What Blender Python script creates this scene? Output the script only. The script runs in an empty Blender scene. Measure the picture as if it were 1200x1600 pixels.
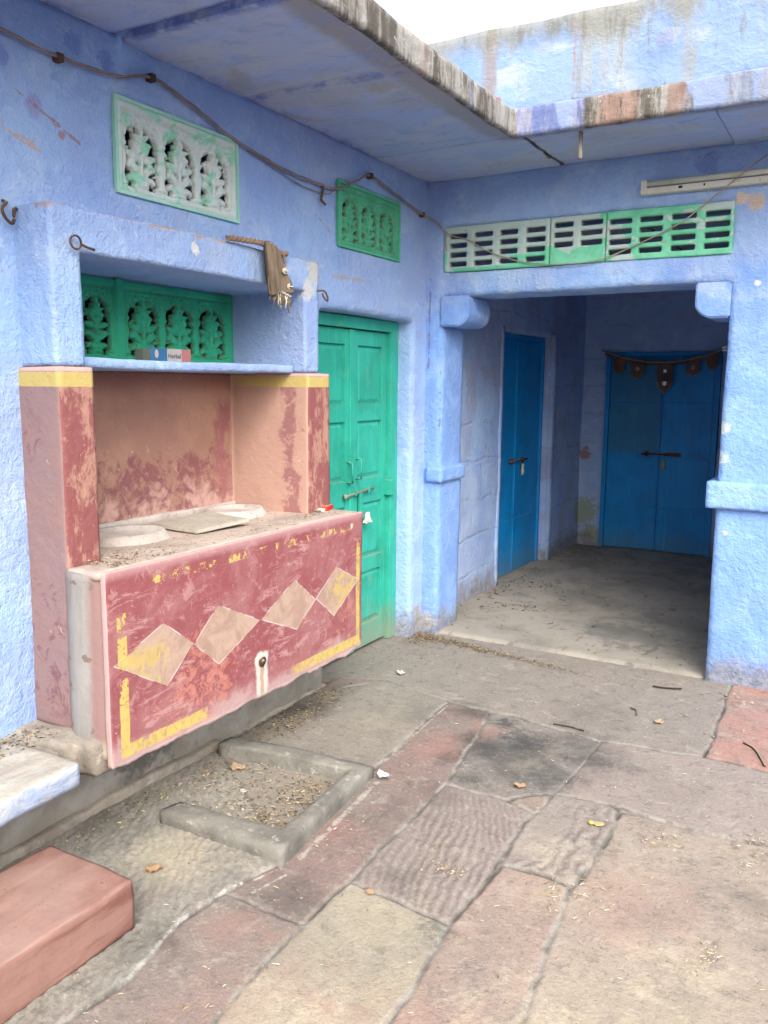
import bpy, bmesh, math, random
import numpy as np
from mathutils import Vector, Matrix, noise as mn
random.seed(7); rng = np.random.default_rng(11)
D = bpy.data; SC = bpy.context.scene; COL = SC.collection; R = math.radians

# ------------------------------------------------------------------ camera, sky, sun, exposure
cam = D.cameras.new('camera'); co = D.objects.new('camera', cam); COL.objects.link(co); SC.camera = co
yaw, pitch, roll = R(29.9948), R(8.6911), R(0.45925)
F = Vector((-math.sin(yaw)*math.cos(pitch), math.cos(yaw)*math.cos(pitch), -math.sin(pitch)))
Rt = Vector((math.cos(yaw), math.sin(yaw), 0)); Up = Rt.cross(F)
r_ = math.cos(roll)*Rt + math.sin(roll)*Up; u_ = -math.sin(roll)*Rt + math.cos(roll)*Up
M = Matrix((r_, u_, -F)).transposed().to_4x4(); M.translation = Vector((2.2791, -4.4156, 1.5)); co.matrix_world = M
cam.sensor_fit = 'VERTICAL'; cam.sensor_height = 24; cam.lens = 24*1304.62/1600; cam.clip_start = .05; cam.clip_end = 500

SUN_EL, SUN_AZ = 42.0, 140.0            # azimuth: degrees from +Y towards +X
w = D.worlds.new('World'); SC.world = w; w.use_nodes = True
nt = w.node_tree; nt.nodes.clear()
sky = nt.nodes.new('ShaderNodeTexSky'); sky.sky_type = 'NISHITA'; sky.sun_disc = False
sky.sun_elevation = R(SUN_EL); sky.sun_rotation = R(SUN_AZ); sky.air_density = 1.2; sky.dust_density = 6.0; sky.ozone_density = 1.0
bg = nt.nodes.new('ShaderNodeBackground'); bg.inputs['Strength'].default_value = .15
hs = nt.nodes.new('ShaderNodeHueSaturation'); hs.inputs['Saturation'].default_value = .22      # milky overcast
wo = nt.nodes.new('ShaderNodeOutputWorld'); nt.links.new(sky.outputs[0], hs.inputs['Color']); nt.links.new(hs.outputs[0], bg.inputs[0]); nt.links.new(bg.outputs[0], wo.inputs[0])
sl = D.lights.new('sun', 'SUN'); sl.energy = .25; sl.angle = R(45); sl.color = (1, .97, .93)
so = D.objects.new('sun', sl); COL.objects.link(so)
az, el = R(SUN_AZ), R(SUN_EL)
sd = Vector((math.sin(az)*math.cos(el), math.cos(az)*math.cos(el), math.sin(el)))
so.rotation_euler = sd.to_track_quat('Z', 'Y').to_euler(); so.location = (3, -3, 6)
SC.view_settings.view_transform = 'Standard'; SC.view_settings.look = 'None'; SC.view_settings.gamma = 1
SC.view_settings.use_curve_mapping = False; SC.view_settings.exposure = 1.42
SC.cycles.max_bounces = 10; SC.cycles.diffuse_bounces = 6

# ------------------------------------------------------------------ node helpers
def C(r, g, b, k=1.0):
    f = lambda v: (v/255/12.92 if v/255 <= .04045 else ((v/255+.055)/1.055)**2.4)*k
    return (f(r), f(g), f(b))
class G:
    def __init__(s, name):
        s.mat = D.materials.new(name); s.mat.use_nodes = True; s.t = s.mat.node_tree; s.t.nodes.clear()
        s.geo = s.n('ShaderNodeNewGeometry'); s.pos = s.geo.outputs['Position']
        q = s.n('ShaderNodeSeparateXYZ'); s.t.links.new(s.pos, q.inputs[0]); s.x, s.y, s.z = q.outputs
        q = s.n('ShaderNodeSeparateXYZ'); s.t.links.new(s.geo.outputs['True Normal'], q.inputs[0]); s.nx, s.ny, s.nz = q.outputs
    def n(s, ty): return s.t.nodes.new(ty)
    def put(s, sock, v):
        if isinstance(v, bpy.types.NodeSocket): s.t.links.new(v, sock)
        elif isinstance(v, tuple) and sock.type == 'RGBA': sock.default_value = (*v[:3], 1)
        else: sock.default_value = v
    def noise(s, scale, detail=4, rough=.55, dist=0., vec=None):
        n = s.n('ShaderNodeTexNoise'); s.put(n.inputs['Vector'], vec if vec is not None else s.pos)
        n.inputs['Scale'].default_value = scale; n.inputs['Detail'].default_value = detail
        n.inputs['Roughness'].default_value = rough; n.inputs['Distortion'].default_value = dist
        return n.outputs['Fac']
    def vor(s, scale, feature='F1', vec=None, out='Distance'):
        n = s.n('ShaderNodeTexVoronoi'); n.feature = feature; s.put(n.inputs['Vector'], vec if vec is not None else s.pos)
        n.inputs['Scale'].default_value = scale; return n.outputs[out]
    def vmap(s, scale=(1, 1, 1), loc=(0, 0, 0), rot=(0, 0, 0), vec=None):
        n = s.n('ShaderNodeMapping'); s.put(n.inputs['Vector'], vec if vec is not None else s.pos)
        n.inputs['Scale'].default_value = scale; n.inputs['Location'].default_value = loc; n.inputs['Rotation'].default_value = rot
        return n.outputs[0]
    def m(s, op, a, b=0., c=0.):
        n = s.n('ShaderNodeMath'); n.operation = op
        for i, v in enumerate((a, b, c)): s.put(n.inputs[i], v)
        return n.outputs[0]
    def mul(s, *a):
        r = a[0]
        for q in a[1:]: r = s.m('MULTIPLY', r, q)
        return r
    def add(s, a, b): return s.m('ADD', a, b)
    def inv(s, a): return s.m('SUBTRACT', 1., a)
    def mx(s, a, b): return s.m('MAXIMUM', a, b)
    def mn(s, a, b): return s.m('MINIMUM', a, b)
    def sm(s, v, lo, hi):
        n = s.n('ShaderNodeMapRange'); n.interpolation_type = 'SMOOTHSTEP'
        s.put(n.inputs['Value'], v)
        if lo <= hi: n.inputs['From Min'].default_value = lo; n.inputs['From Max'].default_value = hi
        else:
            n.inputs['From Min'].default_value = hi; n.inputs['From Max'].default_value = lo
            n.inputs['To Min'].default_value = 1; n.inputs['To Max'].default_value = 0
        return n.outputs[0]
    def mix(s, f, a, b):
        n = s.n('ShaderNodeMix'); n.data_type = 'RGBA'; s.put(n.inputs[0], f); s.put(n.inputs[6], a); s.put(n.inputs[7], b)
        return n.outputs[2]
    def attr(s, name, out='Fac'):
        n = s.n('ShaderNodeAttribute'); n.attribute_name = name; return n.outputs[out]
    def bump(s, h, strength, dist=.01, normal=None):
        n = s.n('ShaderNodeBump'); s.put(n.inputs['Height'], h); n.inputs['Strength'].default_value = strength
        n.inputs['Distance'].default_value = dist
        if normal is not None: s.put(n.inputs['Normal'], normal)
        return n.outputs[0]
    def near(s, p, r, wob=.5, nz=None, soft=.35):           # blotch of radius r about a point of the place
        n = s.n('ShaderNodeVectorMath'); n.operation = 'DISTANCE'; s.put(n.inputs[0], s.pos); n.inputs[1].default_value = p
        d = n.outputs['Value']
        if nz is None: nz = s.noise(22, 4)
        d = s.add(d, s.m('MULTIPLY', s.m('SUBTRACT', nz, .5), r*wob*3))
        return s.sm(d, r*(1+soft*.4), r*(1-soft))
    def scar(s, p, q, wd, wob=.05):               # 0..1 along a crack or smear between two points
        a = Vector(p); b = Vector(q); ax = (b-a)
        dn = s.n('ShaderNodeVectorMath'); dn.operation = 'SUBTRACT'; s.put(dn.inputs[0], s.pos); dn.inputs[1].default_value = a
        dt = s.n('ShaderNodeVectorMath'); dt.operation = 'DOT_PRODUCT'; s.put(dt.inputs[0], dn.outputs[0]); dt.inputs[1].default_value = ax/ax.length_squared
        cl = s.n('ShaderNodeClamp'); s.put(cl.inputs[0], dt.outputs['Value'])
        sc2 = s.n('ShaderNodeVectorMath'); sc2.operation = 'SCALE'; sc2.inputs[0].default_value = ax; s.put(sc2.inputs['Scale'], cl.outputs[0])
        d2 = s.n('ShaderNodeVectorMath'); d2.operation = 'DISTANCE'; s.put(d2.inputs[0], dn.outputs[0]); s.put(d2.inputs[1], sc2.outputs[0])
        d = s.add(d2.outputs['Value'], s.m('MULTIPLY', s.m('SUBTRACT', s.noise(16, 4, .7), .5), wob))
        return s.sm(s.m('ABSOLUTE', d), wd, wd*.4)
    def out(s, col, rough=.85, normal=None, metal=0., spec=.3):
        b = s.n('ShaderNodeBsdfPrincipled'); o = s.n('ShaderNodeOutputMaterial'); s.t.links.new(b.outputs[0], o.inputs[0])
        s.put(b.inputs['Base Color'], col); s.put(b.inputs['Roughness'], rough); b.inputs['Metallic'].default_value = metal
        b.inputs['Specular IOR Level'].default_value = spec
        if normal is not None: s.put(b.inputs['Normal'], normal)
        return s.mat

MAT = {}
def blue_plaster(name, k=1.0, lower=None, course=0., grime=1., rough_amt=1., patches=(), scars=(), low=.2, lum=(0, 0, 0)):
    g = G(name)
    big = g.noise(1.7, 4, .6); mid = g.noise(5.5, 5, .65, .4); st = g.noise(9, 5, .7, .8, g.vmap((1, 1, .45))); fine = g.noise(60, 4, .7)
    col = g.mix(g.sm(big, .38, .62), C(158, 188, 228, k), C(150, 174, 219, k))
    col = g.mix(g.mul(g.sm(mid, .46, .72), .65), col, C(180, 200, 226, k))
    col = g.mix(g.mul(g.sm(st, .5, .72), .5), col, C(144, 170, 214, k))
    hi = g.sm(g.z, 2.0, 2.6)                                 # bluer patches, more of them towards the top of the walls
    col = g.mix(g.mul(g.sm(g.add(g.noise(4, 5, .65, .5), g.m('MULTIPLY', hi, .12)), .56, .68), .55), col, C(136, 164, 214, k))
    drip = g.mul(g.sm(g.noise(9, 5, .7, .1, g.vmap((1, 1, .12))), .56, .7), g.sm(g.noise(2.6, 3, vec=g.vmap(loc=(3, 1, 7))), .45, .6)); col = g.mix(g.mul(drip, .35), col, C(176, 188, 208, k))
    dust = g.sm(g.noise(1.1, 5, .6, .3, g.vmap(loc=(2, 9, 5))), .46, .66); col = g.mix(g.mul(dust, .35), col, C(176, 182, 200, k))
    wv = g.sm(g.noise(14, 6, .75, .6), .60, .68)
    col = g.mix(g.mul(wv, .5), col, C(202, 216, 234, k))
    if lower: col = g.mix(g.mul(g.sm(g.add(g.z, g.m('MULTIPLY', g.m('SUBTRACT', mid, .5), .8)), 2.15, 1.85), .72), col, g.mix(g.sm(mid, .4, .65), C(*lower), C(130, 170, 230)))
    f2 = g.mul(g.sm(g.noise(9, 7, .82, .7, g.vmap(loc=(2, 2, 2))), .58, .61), g.sm(g.noise(1.9, 3, vec=g.vmap(loc=(7, 2, 1))), .44, .58)); col = g.mix(g.mul(f2, .45), col, C(128, 152, 206, k))
    f3 = g.mul(g.sm(g.noise(15, 7, .82, .7, g.vmap(loc=(5, 2, 8))), .61, .64), g.sm(g.noise(2.4, 3, vec=g.vmap(loc=(1, 4, 6))), .47, .6)); col = g.mix(g.mul(f3, .6), col, C(196, 204, 214, k))
    # sparse scuffs down to the plaster
    sc = g.mul(g.sm(g.noise(7, 6, .7, 1.2, g.vmap((1, 1, 1.8), rot=(.5, .3, 0))), .67, .72), g.sm(g.noise(2.1, 2), .5, .6))
    col = g.mix(g.mul(sc, .8), col, C(186, 168, 164, k))
    sp = g.mul(g.sm(g.vor(26), .1, .05), g.sm(g.noise(3.3, 3), .52, .62))
    col = g.mix(g.mul(sp, .6), col, C(120, 118, 140, k))
    for p, r, c in patches: col = g.mix(g.mul(g.near(p, r*1.15, .9, g.noise(30, 5, .75)), .85), col, C(*c, k))
    for p, q, wd, c in scars:                                 # a crack or scar between two points
        a = Vector(p); b = Vector(q); ax = (b-a)
        dn = g.n('ShaderNodeVectorMath'); dn.operation = 'SUBTRACT'; g.put(dn.inputs[0], g.pos); dn.inputs[1].default_value = a
        dt = g.n('ShaderNodeVectorMath'); dt.operation = 'DOT_PRODUCT'; g.put(dt.inputs[0], dn.outputs[0]); dt.inputs[1].default_value = ax/ax.length_squared
        cl = g.n('ShaderNodeClamp'); g.put(cl.inputs[0], dt.outputs['Value'])
        sc2 = g.n('ShaderNodeVectorMath'); sc2.operation = 'SCALE'; sc2.inputs[0].default_value = ax; g.put(sc2.inputs['Scale'], cl.outputs[0])
        d2 = g.n('ShaderNodeVectorMath'); d2.operation = 'DISTANCE'; g.put(d2.inputs[0], dn.outputs[0]); g.put(d2.inputs[1], sc2.outputs[0])
        d = g.add(d2.outputs['Value'], g.m('MULTIPLY', g.m('SUBTRACT', g.noise(16, 4, .7), .5), .05))
        col = g.mix(g.mul(g.sm(g.m('ABSOLUTE', d), wd, wd*.4), .8), col, C(*c, k))
    # splashed dirt rising from the floor
    lowm = g.sm(g.add(g.z, g.m('MULTIPLY', g.m('SUBTRACT', g.noise(8, 5, .7), .5), .35)), low, low*.25)
    col = g.mix(g.mul(lowm, .8*grime), col, g.mix(g.sm(g.noise(24, 5, .75), .4, .6), C(150, 144, 138, k), C(112, 108, 106, k)))
    h = g.add(g.m('MULTIPLY', g.noise(34, 5, .6, .3), 1.0), g.m('MULTIPLY', g.noise(110, 3, .6), .35))
    h = g.add(h, g.m('MULTIPLY', g.noise(9, 5, .6, .2, g.vmap((1, 1, .6))), .7))
    h = g.add(h, g.m('MULTIPLY', g.noise(200, 2, .6), .25))
    nrm = g.bump(h, .85*rough_amt, .013)
    if course:
        col = g.mix(g.mul(g.sm(g.noise(2.3, 5, .6, .4, g.vmap(loc=(1, 6, 3))), .5, .64), .5), col, C(150, 150, 176, k)); v = g.n('ShaderNodeCombineXYZ'); g.put(v.inputs[0], g.add(g.add(g.x, g.y), g.m('MULTIPLY', g.noise(3, 2), .25)))
        g.put(v.inputs[1], g.add(g.z, g.m('MULTIPLY', g.noise(2.5, 4, .6), .13)))
        b = g.n('ShaderNodeTexBrick'); g.put(b.inputs['Vector'], v.outputs[0]); b.inputs['Scale'].default_value = 1
        b.inputs['Brick Width'].default_value = 1.05; b.inputs['Row Height'].default_value = .262; b.inputs['Mortar Size'].default_value = .018
        b.inputs['Mortar Smooth'].default_value = .9
        fade = g.sm(g.noise(3.5, 4, .6, .3, g.vmap(loc=(9, 2, 4))), .40, .58)
        nrm = g.bump(g.inv(g.mul(b.outputs['Fac'], fade)), .35*course, .015, nrm)
        col = g.mix(g.mul(b.outputs['Fac'], fade, .3), col, C(136, 146, 180, k))
    MAT[name] = g.out(col, .8, nrm)
blue_plaster('side_plaster', patches=[((0, .02, 1.088), .022, (200, 185, 165)), ((0, -2.62, 2.33), .03, (150, 154, 200)),
     ((0, -2.52, 2.27), .012, (160, 125, 120)), ((0, -2.66, .95), .018, (170, 120, 105)), ((0, -.03, .05), .06, (215, 215, 215)), ((0, -.06, .14), .05, (196, 190, 190)), ((0, -2.46, 2.56), .035, (122, 150, 208)), ((0, -2.33, 2.55), .03, (124, 152, 210)), ((0, -2.74, 2.44), .04, (120, 146, 208))],
     scars=[((0, -2.68, 2.36), (0, -2.45, 2.26), .007, (158, 120, 118)), ((0, -2.72, 2.24), (0, -2.6, 2.2), .007, (190, 165, 150)), ((0, -.98, 2.01), (0, -.62, 2.02), .009, (172, 160, 160)), ((0, -1.12, 2.27), (0, -.98, 2.2), .006, (165, 150, 170)), ((0, -1.3, 2.3), (0, -1.2, 2.22), .005, (165, 150, 170))])
blue_plaster('back_plaster', lower=(108, 150, 216), patches=[((1.67, 0, 2.385), .028, (214, 190, 165)), ((1.735, 0, 2.362), .035, (206, 178, 150)), ((1.764, 0, 1.99), .013, (226, 222, 214)),
     ((1.70, 0, .78), .012, (200, 190, 190)), ((1.655, 0, 1.15), .035, (190, 205, 214)), ((1.66, 0, 1.3), .03, (200, 210, 215)), ((.03, 0, .07), .05, (205, 203, 200)), ((1.5, 0, 2.56), .05, (124, 146, 200))],
     scars=[((0.03, 0, 2.1), (.02, 0, 1.6), .006, (120, 112, 140)), ((.1, 0, 1.7), (.1, 0, 1.1), .004, (98, 98, 130))])
blue_plaster('passage_plaster', k=1.0, course=1., patches=[((.01, 3.28, .33), .12, (150, 158, 130)), ((.08, 3.28, .12), .09, (150, 156, 128)), ((0, 3.28, .88), .05, (150, 110, 100))], low=.22)
blue_plaster('alcove_plaster', k=.88, grime=0, patches=[((.155, -1.35, 1.97), .05, (205, 200, 190)), ((.155, -1.4, 1.9), .04, (214, 212, 205)), ((.155, -2.1, 1.97), .02, (226, 224, 214))],
     scars=[((.155, -2.7, 2.022), (.155, -1.3, 2.022), .007, (184, 158, 140)), ((.1, -2.71, 2.022), (.155, -2.71, 2.022), .02, (170, 145, 138))])
blue_plaster('courtyard_plaster')

def base_wall():
    g = G('grey_base_plaster')
    a = g.noise(5, 5, .65, .4); col = g.mix(g.sm(a, .4, .6), C(168, 162, 152), C(150, 142, 130))
    col = g.mix(g.sm(g.add(g.z, g.m('MULTIPLY', g.noise(6, 4), .3)), .26, .14), col, C(140, 134, 120))
    col = g.mix(g.mul(g.near((0, -2.3, .25), .22, .6), .8), col, C(92, 90, 84))
    col = g.mix(g.mul(g.sm(g.noise(16, 4, .6), .62, .7), .7), col, C(96, 96, 100))
    MAT['base'] = g.out(col, .9, g.bump(g.noise(30, 6, .7), .6, .012))
base_wall()

def ceiling():
    g = G('faded_ceiling')
    a = g.noise(2.2, 5, .6, .6, g.vmap((.7, 1.5, 1))); b = g.noise(6, 6, .7, .8)
    col = g.mix(g.sm(a, .4, .62), C(160, 176, 208), C(176, 184, 200))
    col = g.mix(g.mul(g.sm(b, .52, .62), .6), col, C(156, 178, 222))
    edge = g.mx(g.mul(g.sm(g.m('ABSOLUTE', g.m('SUBTRACT', g.x, .74)), .22, .02), g.sm(g.y, -.4, -.7)), g.mul(g.sm(g.m('ABSOLUTE', g.m('ADD', g.y, .6)), .13, .02), g.sm(g.x, .6, .8)))
    col = g.mix(g.mul(g.sm(g.add(edge, g.m('MULTIPLY', g.noise(9, 5, .7), .6)), .62, 1.1), .6), col, C(140, 130, 122))
    col = g.mix(g.mul(g.sm(g.noise(3.1, 4, .6, .5, g.vmap(loc=(4, 2, 0))), .6, .7), .6), col, C(160, 152, 136))
    jt = g.mx(g.sm(g.m('ABSOLUTE', g.add(g.m('ADD', g.y, 1.62), g.m('MULTIPLY', g.noise(3, 4), -.12))), .06, .01),
              g.sm(g.m('ABSOLUTE', g.m('ADD', g.y, 2.26)), .05, .008))
    jt = g.mx(jt, g.sm(g.add(g.m('ABSOLUTE', g.x), g.m('MULTIPLY', g.noise(7, 4), .16)), .13, .05))
    jt = g.mul(jt, g.sm(g.noise(10, 5, .7), .42, .58))
    col = g.mix(g.mul(jt, .85), col, C(98, 118, 176))
    col = g.mix(g.mul(g.sm(g.noise(11, 6, .75, .6, g.vmap((.6, 1.3, 1))), .5, .66), .55), col, C(136, 154, 192)); col = g.mix(g.mul(g.sm(g.noise(1.3, 5, .7, .5, g.vmap(loc=(8, 1, 0))), .48, .62), .45), col, C(166, 162, 160))
    f2 = g.mul(g.sm(g.noise(10, 7, .82, .8, g.vmap((.8, 1.3, 1), (5, 5, 0))), .57, .60), g.sm(g.noise(1.7, 3), .42, .55)); col = g.mix(g.mul(f2, .6), col, C(126, 148, 200)); f3 = g.mul(g.sm(g.noise(13, 7, .82, .8, g.vmap((.8, 1.3, 1), (1, 9, 0))), .60, .63), g.sm(g.noise(2.1, 3, vec=g.vmap(loc=(4, 0, 0))), .45, .58)); col = g.mix(g.mul(f3, .7), col, C(184, 190, 204))
    flake = g.mul(g.sm(g.noise(16, 6, .8, 1.5, g.vmap((1, 1.8, 1))), .62, .66), g.sm(g.m('ABSOLUTE', g.add(g.y, 1.66)), .3, .1))
    col = g.mix(flake, col, C(176, 180, 190))
    col = g.mix(g.sm(g.m('ABSOLUTE', g.add(g.m('SUBTRACT', g.x, .79), g.m('MULTIPLY', g.m('SUBTRACT', g.noise(9, 4), .5), .07))), .014, .004), col, C(104, 86, 76))
    MAT['ceiling'] = g.out(col, .9, g.bump(g.add(g.noise(24, 5, .6), g.m('MULTIPLY', g.noise(5, 5, .6, .6), 1.5)), .55, .012))
ceiling()

def streaky(name, parapet):
    g = G(name)
    v = g.vmap((1, 1, .16)); s1 = g.noise(6.5, 6, .7, .2, v); s2 = g.noise(16, 6, .75, .2, g.vmap((1, 1, .22), (3, 1, 0))); s3 = g.noise(3.0, 4, .6, .2, g.vmap((1, 1, .2), (7, 3, 0)))
    if parapet:
        col = g.mix(g.sm(g.noise(3, 4, .6), .35, .6), C(112, 138, 182), C(134, 156, 186))
        col = g.mix(g.mul(g.sm(g.noise(5, 6, .7, .5, g.vmap((.7, .7, 1.3))), .5, .66), .8), col, C(166, 174, 184))
        col = g.mix(g.mul(g.sm(s1, .52, .62), .85), col, C(152, 158, 160))
        col = g.mix(g.mul(g.sm(s2, .60, .7), .6), col, C(118, 112, 104))
        for x0, wd, c in ((.62, .040, (136, 120, 108)), (1.02, .014, (152, 118, 98)), (1.055, .03, (138, 136, 132)), (1.5, .05, (146, 148, 146))):
            d = g.m('ABSOLUTE', g.add(g.m('SUBTRACT', g.x, x0), g.m('MULTIPLY', g.m('SUBTRACT', g.noise(7, 4, .7, 0, v), .5), .16)))
            col = g.mix(g.mul(g.sm(d, wd, wd*.2), g.sm(s2, .36, .5), .75), col, C(*c))
        col = g.mix(g.near((.64, -.585, 2.80), .035), col, C(168, 70, 66))
        col = g.mix(g.mul(g.near((1.42, -.585, 2.94), .05, 1.), .35), col, C(130, 120, 150))
        top = g.sm(g.add(g.z, g.m('MULTIPLY', g.m('SUBTRACT', s1, .5), .5)), 2.98, 3.10)
        col = g.mix(g.mul(top, .8), col, C(132, 130, 120))
        col = g.mix(g.mul(g.sm(s2, .48, .62), top, .6), col, C(104, 102, 94))
    else:
        col = g.mix(g.sm(g.add(g.m('MULTIPLY', s1, .5), g.m('MULTIPLY', s2, .5)), .44, .56), C(86, 80, 72), C(150, 146, 140))
        col = g.mix(g.mul(g.sm(s3, .62, .68), .7), col, C(112, 136, 190))
        col = g.mix(g.mul(g.sm(g.noise(3.0, 4, .6, .2, g.vmap((1, 1, .2), (1, 8, 0))), .62, .68), .7), col, C(132, 104, 94))
        bl = g.mul(g.sm(g.x, .765, .775), g.sm(g.add(g.x, g.m('MULTIPLY', g.noise(20, 3), .06)), 1.12, 1.08))
        col = g.mix(g.mul(bl, .8), col, g.mix(g.sm(s2, .45, .6), C(104, 120, 170), C(150, 148, 164)))
        bl = g.mul(g.sm(g.x, 1.5, 1.52), g.sm(g.noise(9, 4), .35, .5)); col = g.mix(g.mul(bl, .5), col, C(132, 150, 182))
        xx = g.add(g.x, g.m('MULTIPLY', g.m('SUBTRACT', g.noise(14, 5, .7), .5), .14)); bl = g.mul(g.sm(xx, 1.12, 1.16), g.sm(xx, 1.33, 1.29)); col = g.mix(g.mul(bl, g.sm(s2, .38, .5), .7), col, C(150, 120, 108))
        col = g.mix(g.sm(g.noise(3, 3, .6, 0, g.vmap((1, 2.5, .2))), .63, .66), col, C(134, 148, 180))
    ch = g.mul(g.sm(g.noise(38, 6, .85, .3), .60, .64), g.sm(g.noise(7, 4, .6), .46, .6), .4 if parapet else 1.)
    col = g.mix(ch, col, C(200, 202, 200))
    MAT[name] = g.out(col, .9, g.bump(g.add(g.noise(26, 6, .7, .4), g.m('MULTIPLY', g.noise(7, 5, .65, .5, g.vmap((.7, .7, 1.3))), 1.6)), .6, .012))
streaky('parapet_paint', True); streaky('fascia_paint', False)

def red_plaster():
    g = G('red_alcove_paint')
    n1 = g.noise(6, 6, .72, .5); n2 = g.noise(14, 6, .75, .7); n3 = g.noise(2.5, 3)
    peach, brown, red, mauve = C(200, 142, 118), C(156, 118, 102), C(156, 84, 82), C(138, 112, 110)
    front = g.mix(g.sm(g.add(g.m('MULTIPLY', n1, .45), g.m('MULTIPLY', g.noise(22, 7, .85, .4, g.vmap((1, 1, .4))), .55)), .46, .52), C(166, 124, 108), C(134, 80, 78))
    back = g.mix(g.sm(n3, .4, .6), brown, C(174, 134, 114))
    zz = g.add(g.z, g.m('MULTIPLY', g.m('SUBTRACT', n1, .5), .55))
    lo = g.sm(zz, 1.22, 1.17)
    col2 = g.mix(g.mul(lo, g.sm(n2, .42, .56)), back, C(132, 84, 84))
    st = g.mul(g.sm(g.m('ABSOLUTE', g.add(g.m('ADD', g.y, 1.52), g.m('MULTIPLY', g.m('SUBTRACT', n1, .5), .25))), .08, .03), g.sm(g.noise(9, 6, .7, .2, g.vmap((1, 1, .5))), .42, .5), g.sm(g.z, 1.46, 1.38))
    col2 = g.mix(st, col2, C(150, 98, 98))
    col2 = g.mix(g.mul(g.sm(zz, 1.08, 1.0), g.sm(g.noise(18, 5), .35, .6)), col2, C(186, 150, 138))
    col2 = g.mix(g.mul(g.sm(g.z, 1.44, 1.52), .7), col2, C(134, 92, 84))
    col2 = g.mix(g.mul(g.sm(g.noise(12, 7, .82, .5, g.vmap(loc=(1, 2, 8))), .56, .6), .45), col2, C(150, 108, 98)); col2 = g.mix(g.mul(g.sm(g.noise(24, 6, .82, .5, g.vmap(loc=(4, 2, 3))), .6, .65), .45), col2, C(192, 160, 144))
    isf = g.mul(g.sm(g.nx, .4, .6), g.sm(g.x, .08, .1))
    side = g.mix(g.sm(n1, .45, .6), mauve, C(142, 112, 106))
    side = g.mix(g.mul(g.sm(n2, .53, .58), g.sm(g.noise(4, 4, .6, 0, g.vmap((1, 1, .5), (2, 5, 1))), .46, .54)), side, C(122, 86, 90))
    isl = g.sm(g.ny, -.4, -.6)                                    # faces towards the yard's near end
    rr = g.mix(g.mul(g.sm(g.add(g.m('ABSOLUTE', g.m('SUBTRACT', g.x, .085)), g.m('MULTIPLY', g.m('SUBTRACT', n1, .5), .3)), .06, .03), g.sm(n2, .38, .5)), C(178, 142, 126), C(150, 104, 102))
    side = g.mix(g.sm(g.y, -2.3, -2.2), side, rr)
    col = g.mix(isf, g.mix(isl, col2, side), front)
    band = g.mul(g.sm(g.z, 1.484, 1.487), g.sm(g.z, 1.531, 1.528), g.sm(g.x, -.3, -.1), g.mx(isf, isl))
    yel = g.mix(g.mul(g.sm(g.noise(24, 5, .7), .6, .66), .6), C(184, 164, 100), C(160, 140, 94))
    col = g.mix(band, col, yel)
    col = g.mix(g.mul(g.sm(g.z, 1.529, 1.533), g.mx(isf, isl)), col, C(190, 158, 150))
    col = g.mix(g.mul(g.sm(g.noise(38, 5, .75), .6, .7), .45), col, C(120, 88, 84)); col = g.mix(g.mul(g.sm(g.noise(20, 6, .8, .4, g.vmap(loc=(4, 4, 4))), .64, .68), .6), col, C(206, 182, 168))
    MAT['red'] = g.out(col, .82, g.bump(g.add(g.noise(26, 5, .65), g.m('MULTIPLY', n2, .9)), .5, .01))
red_plaster()

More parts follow.
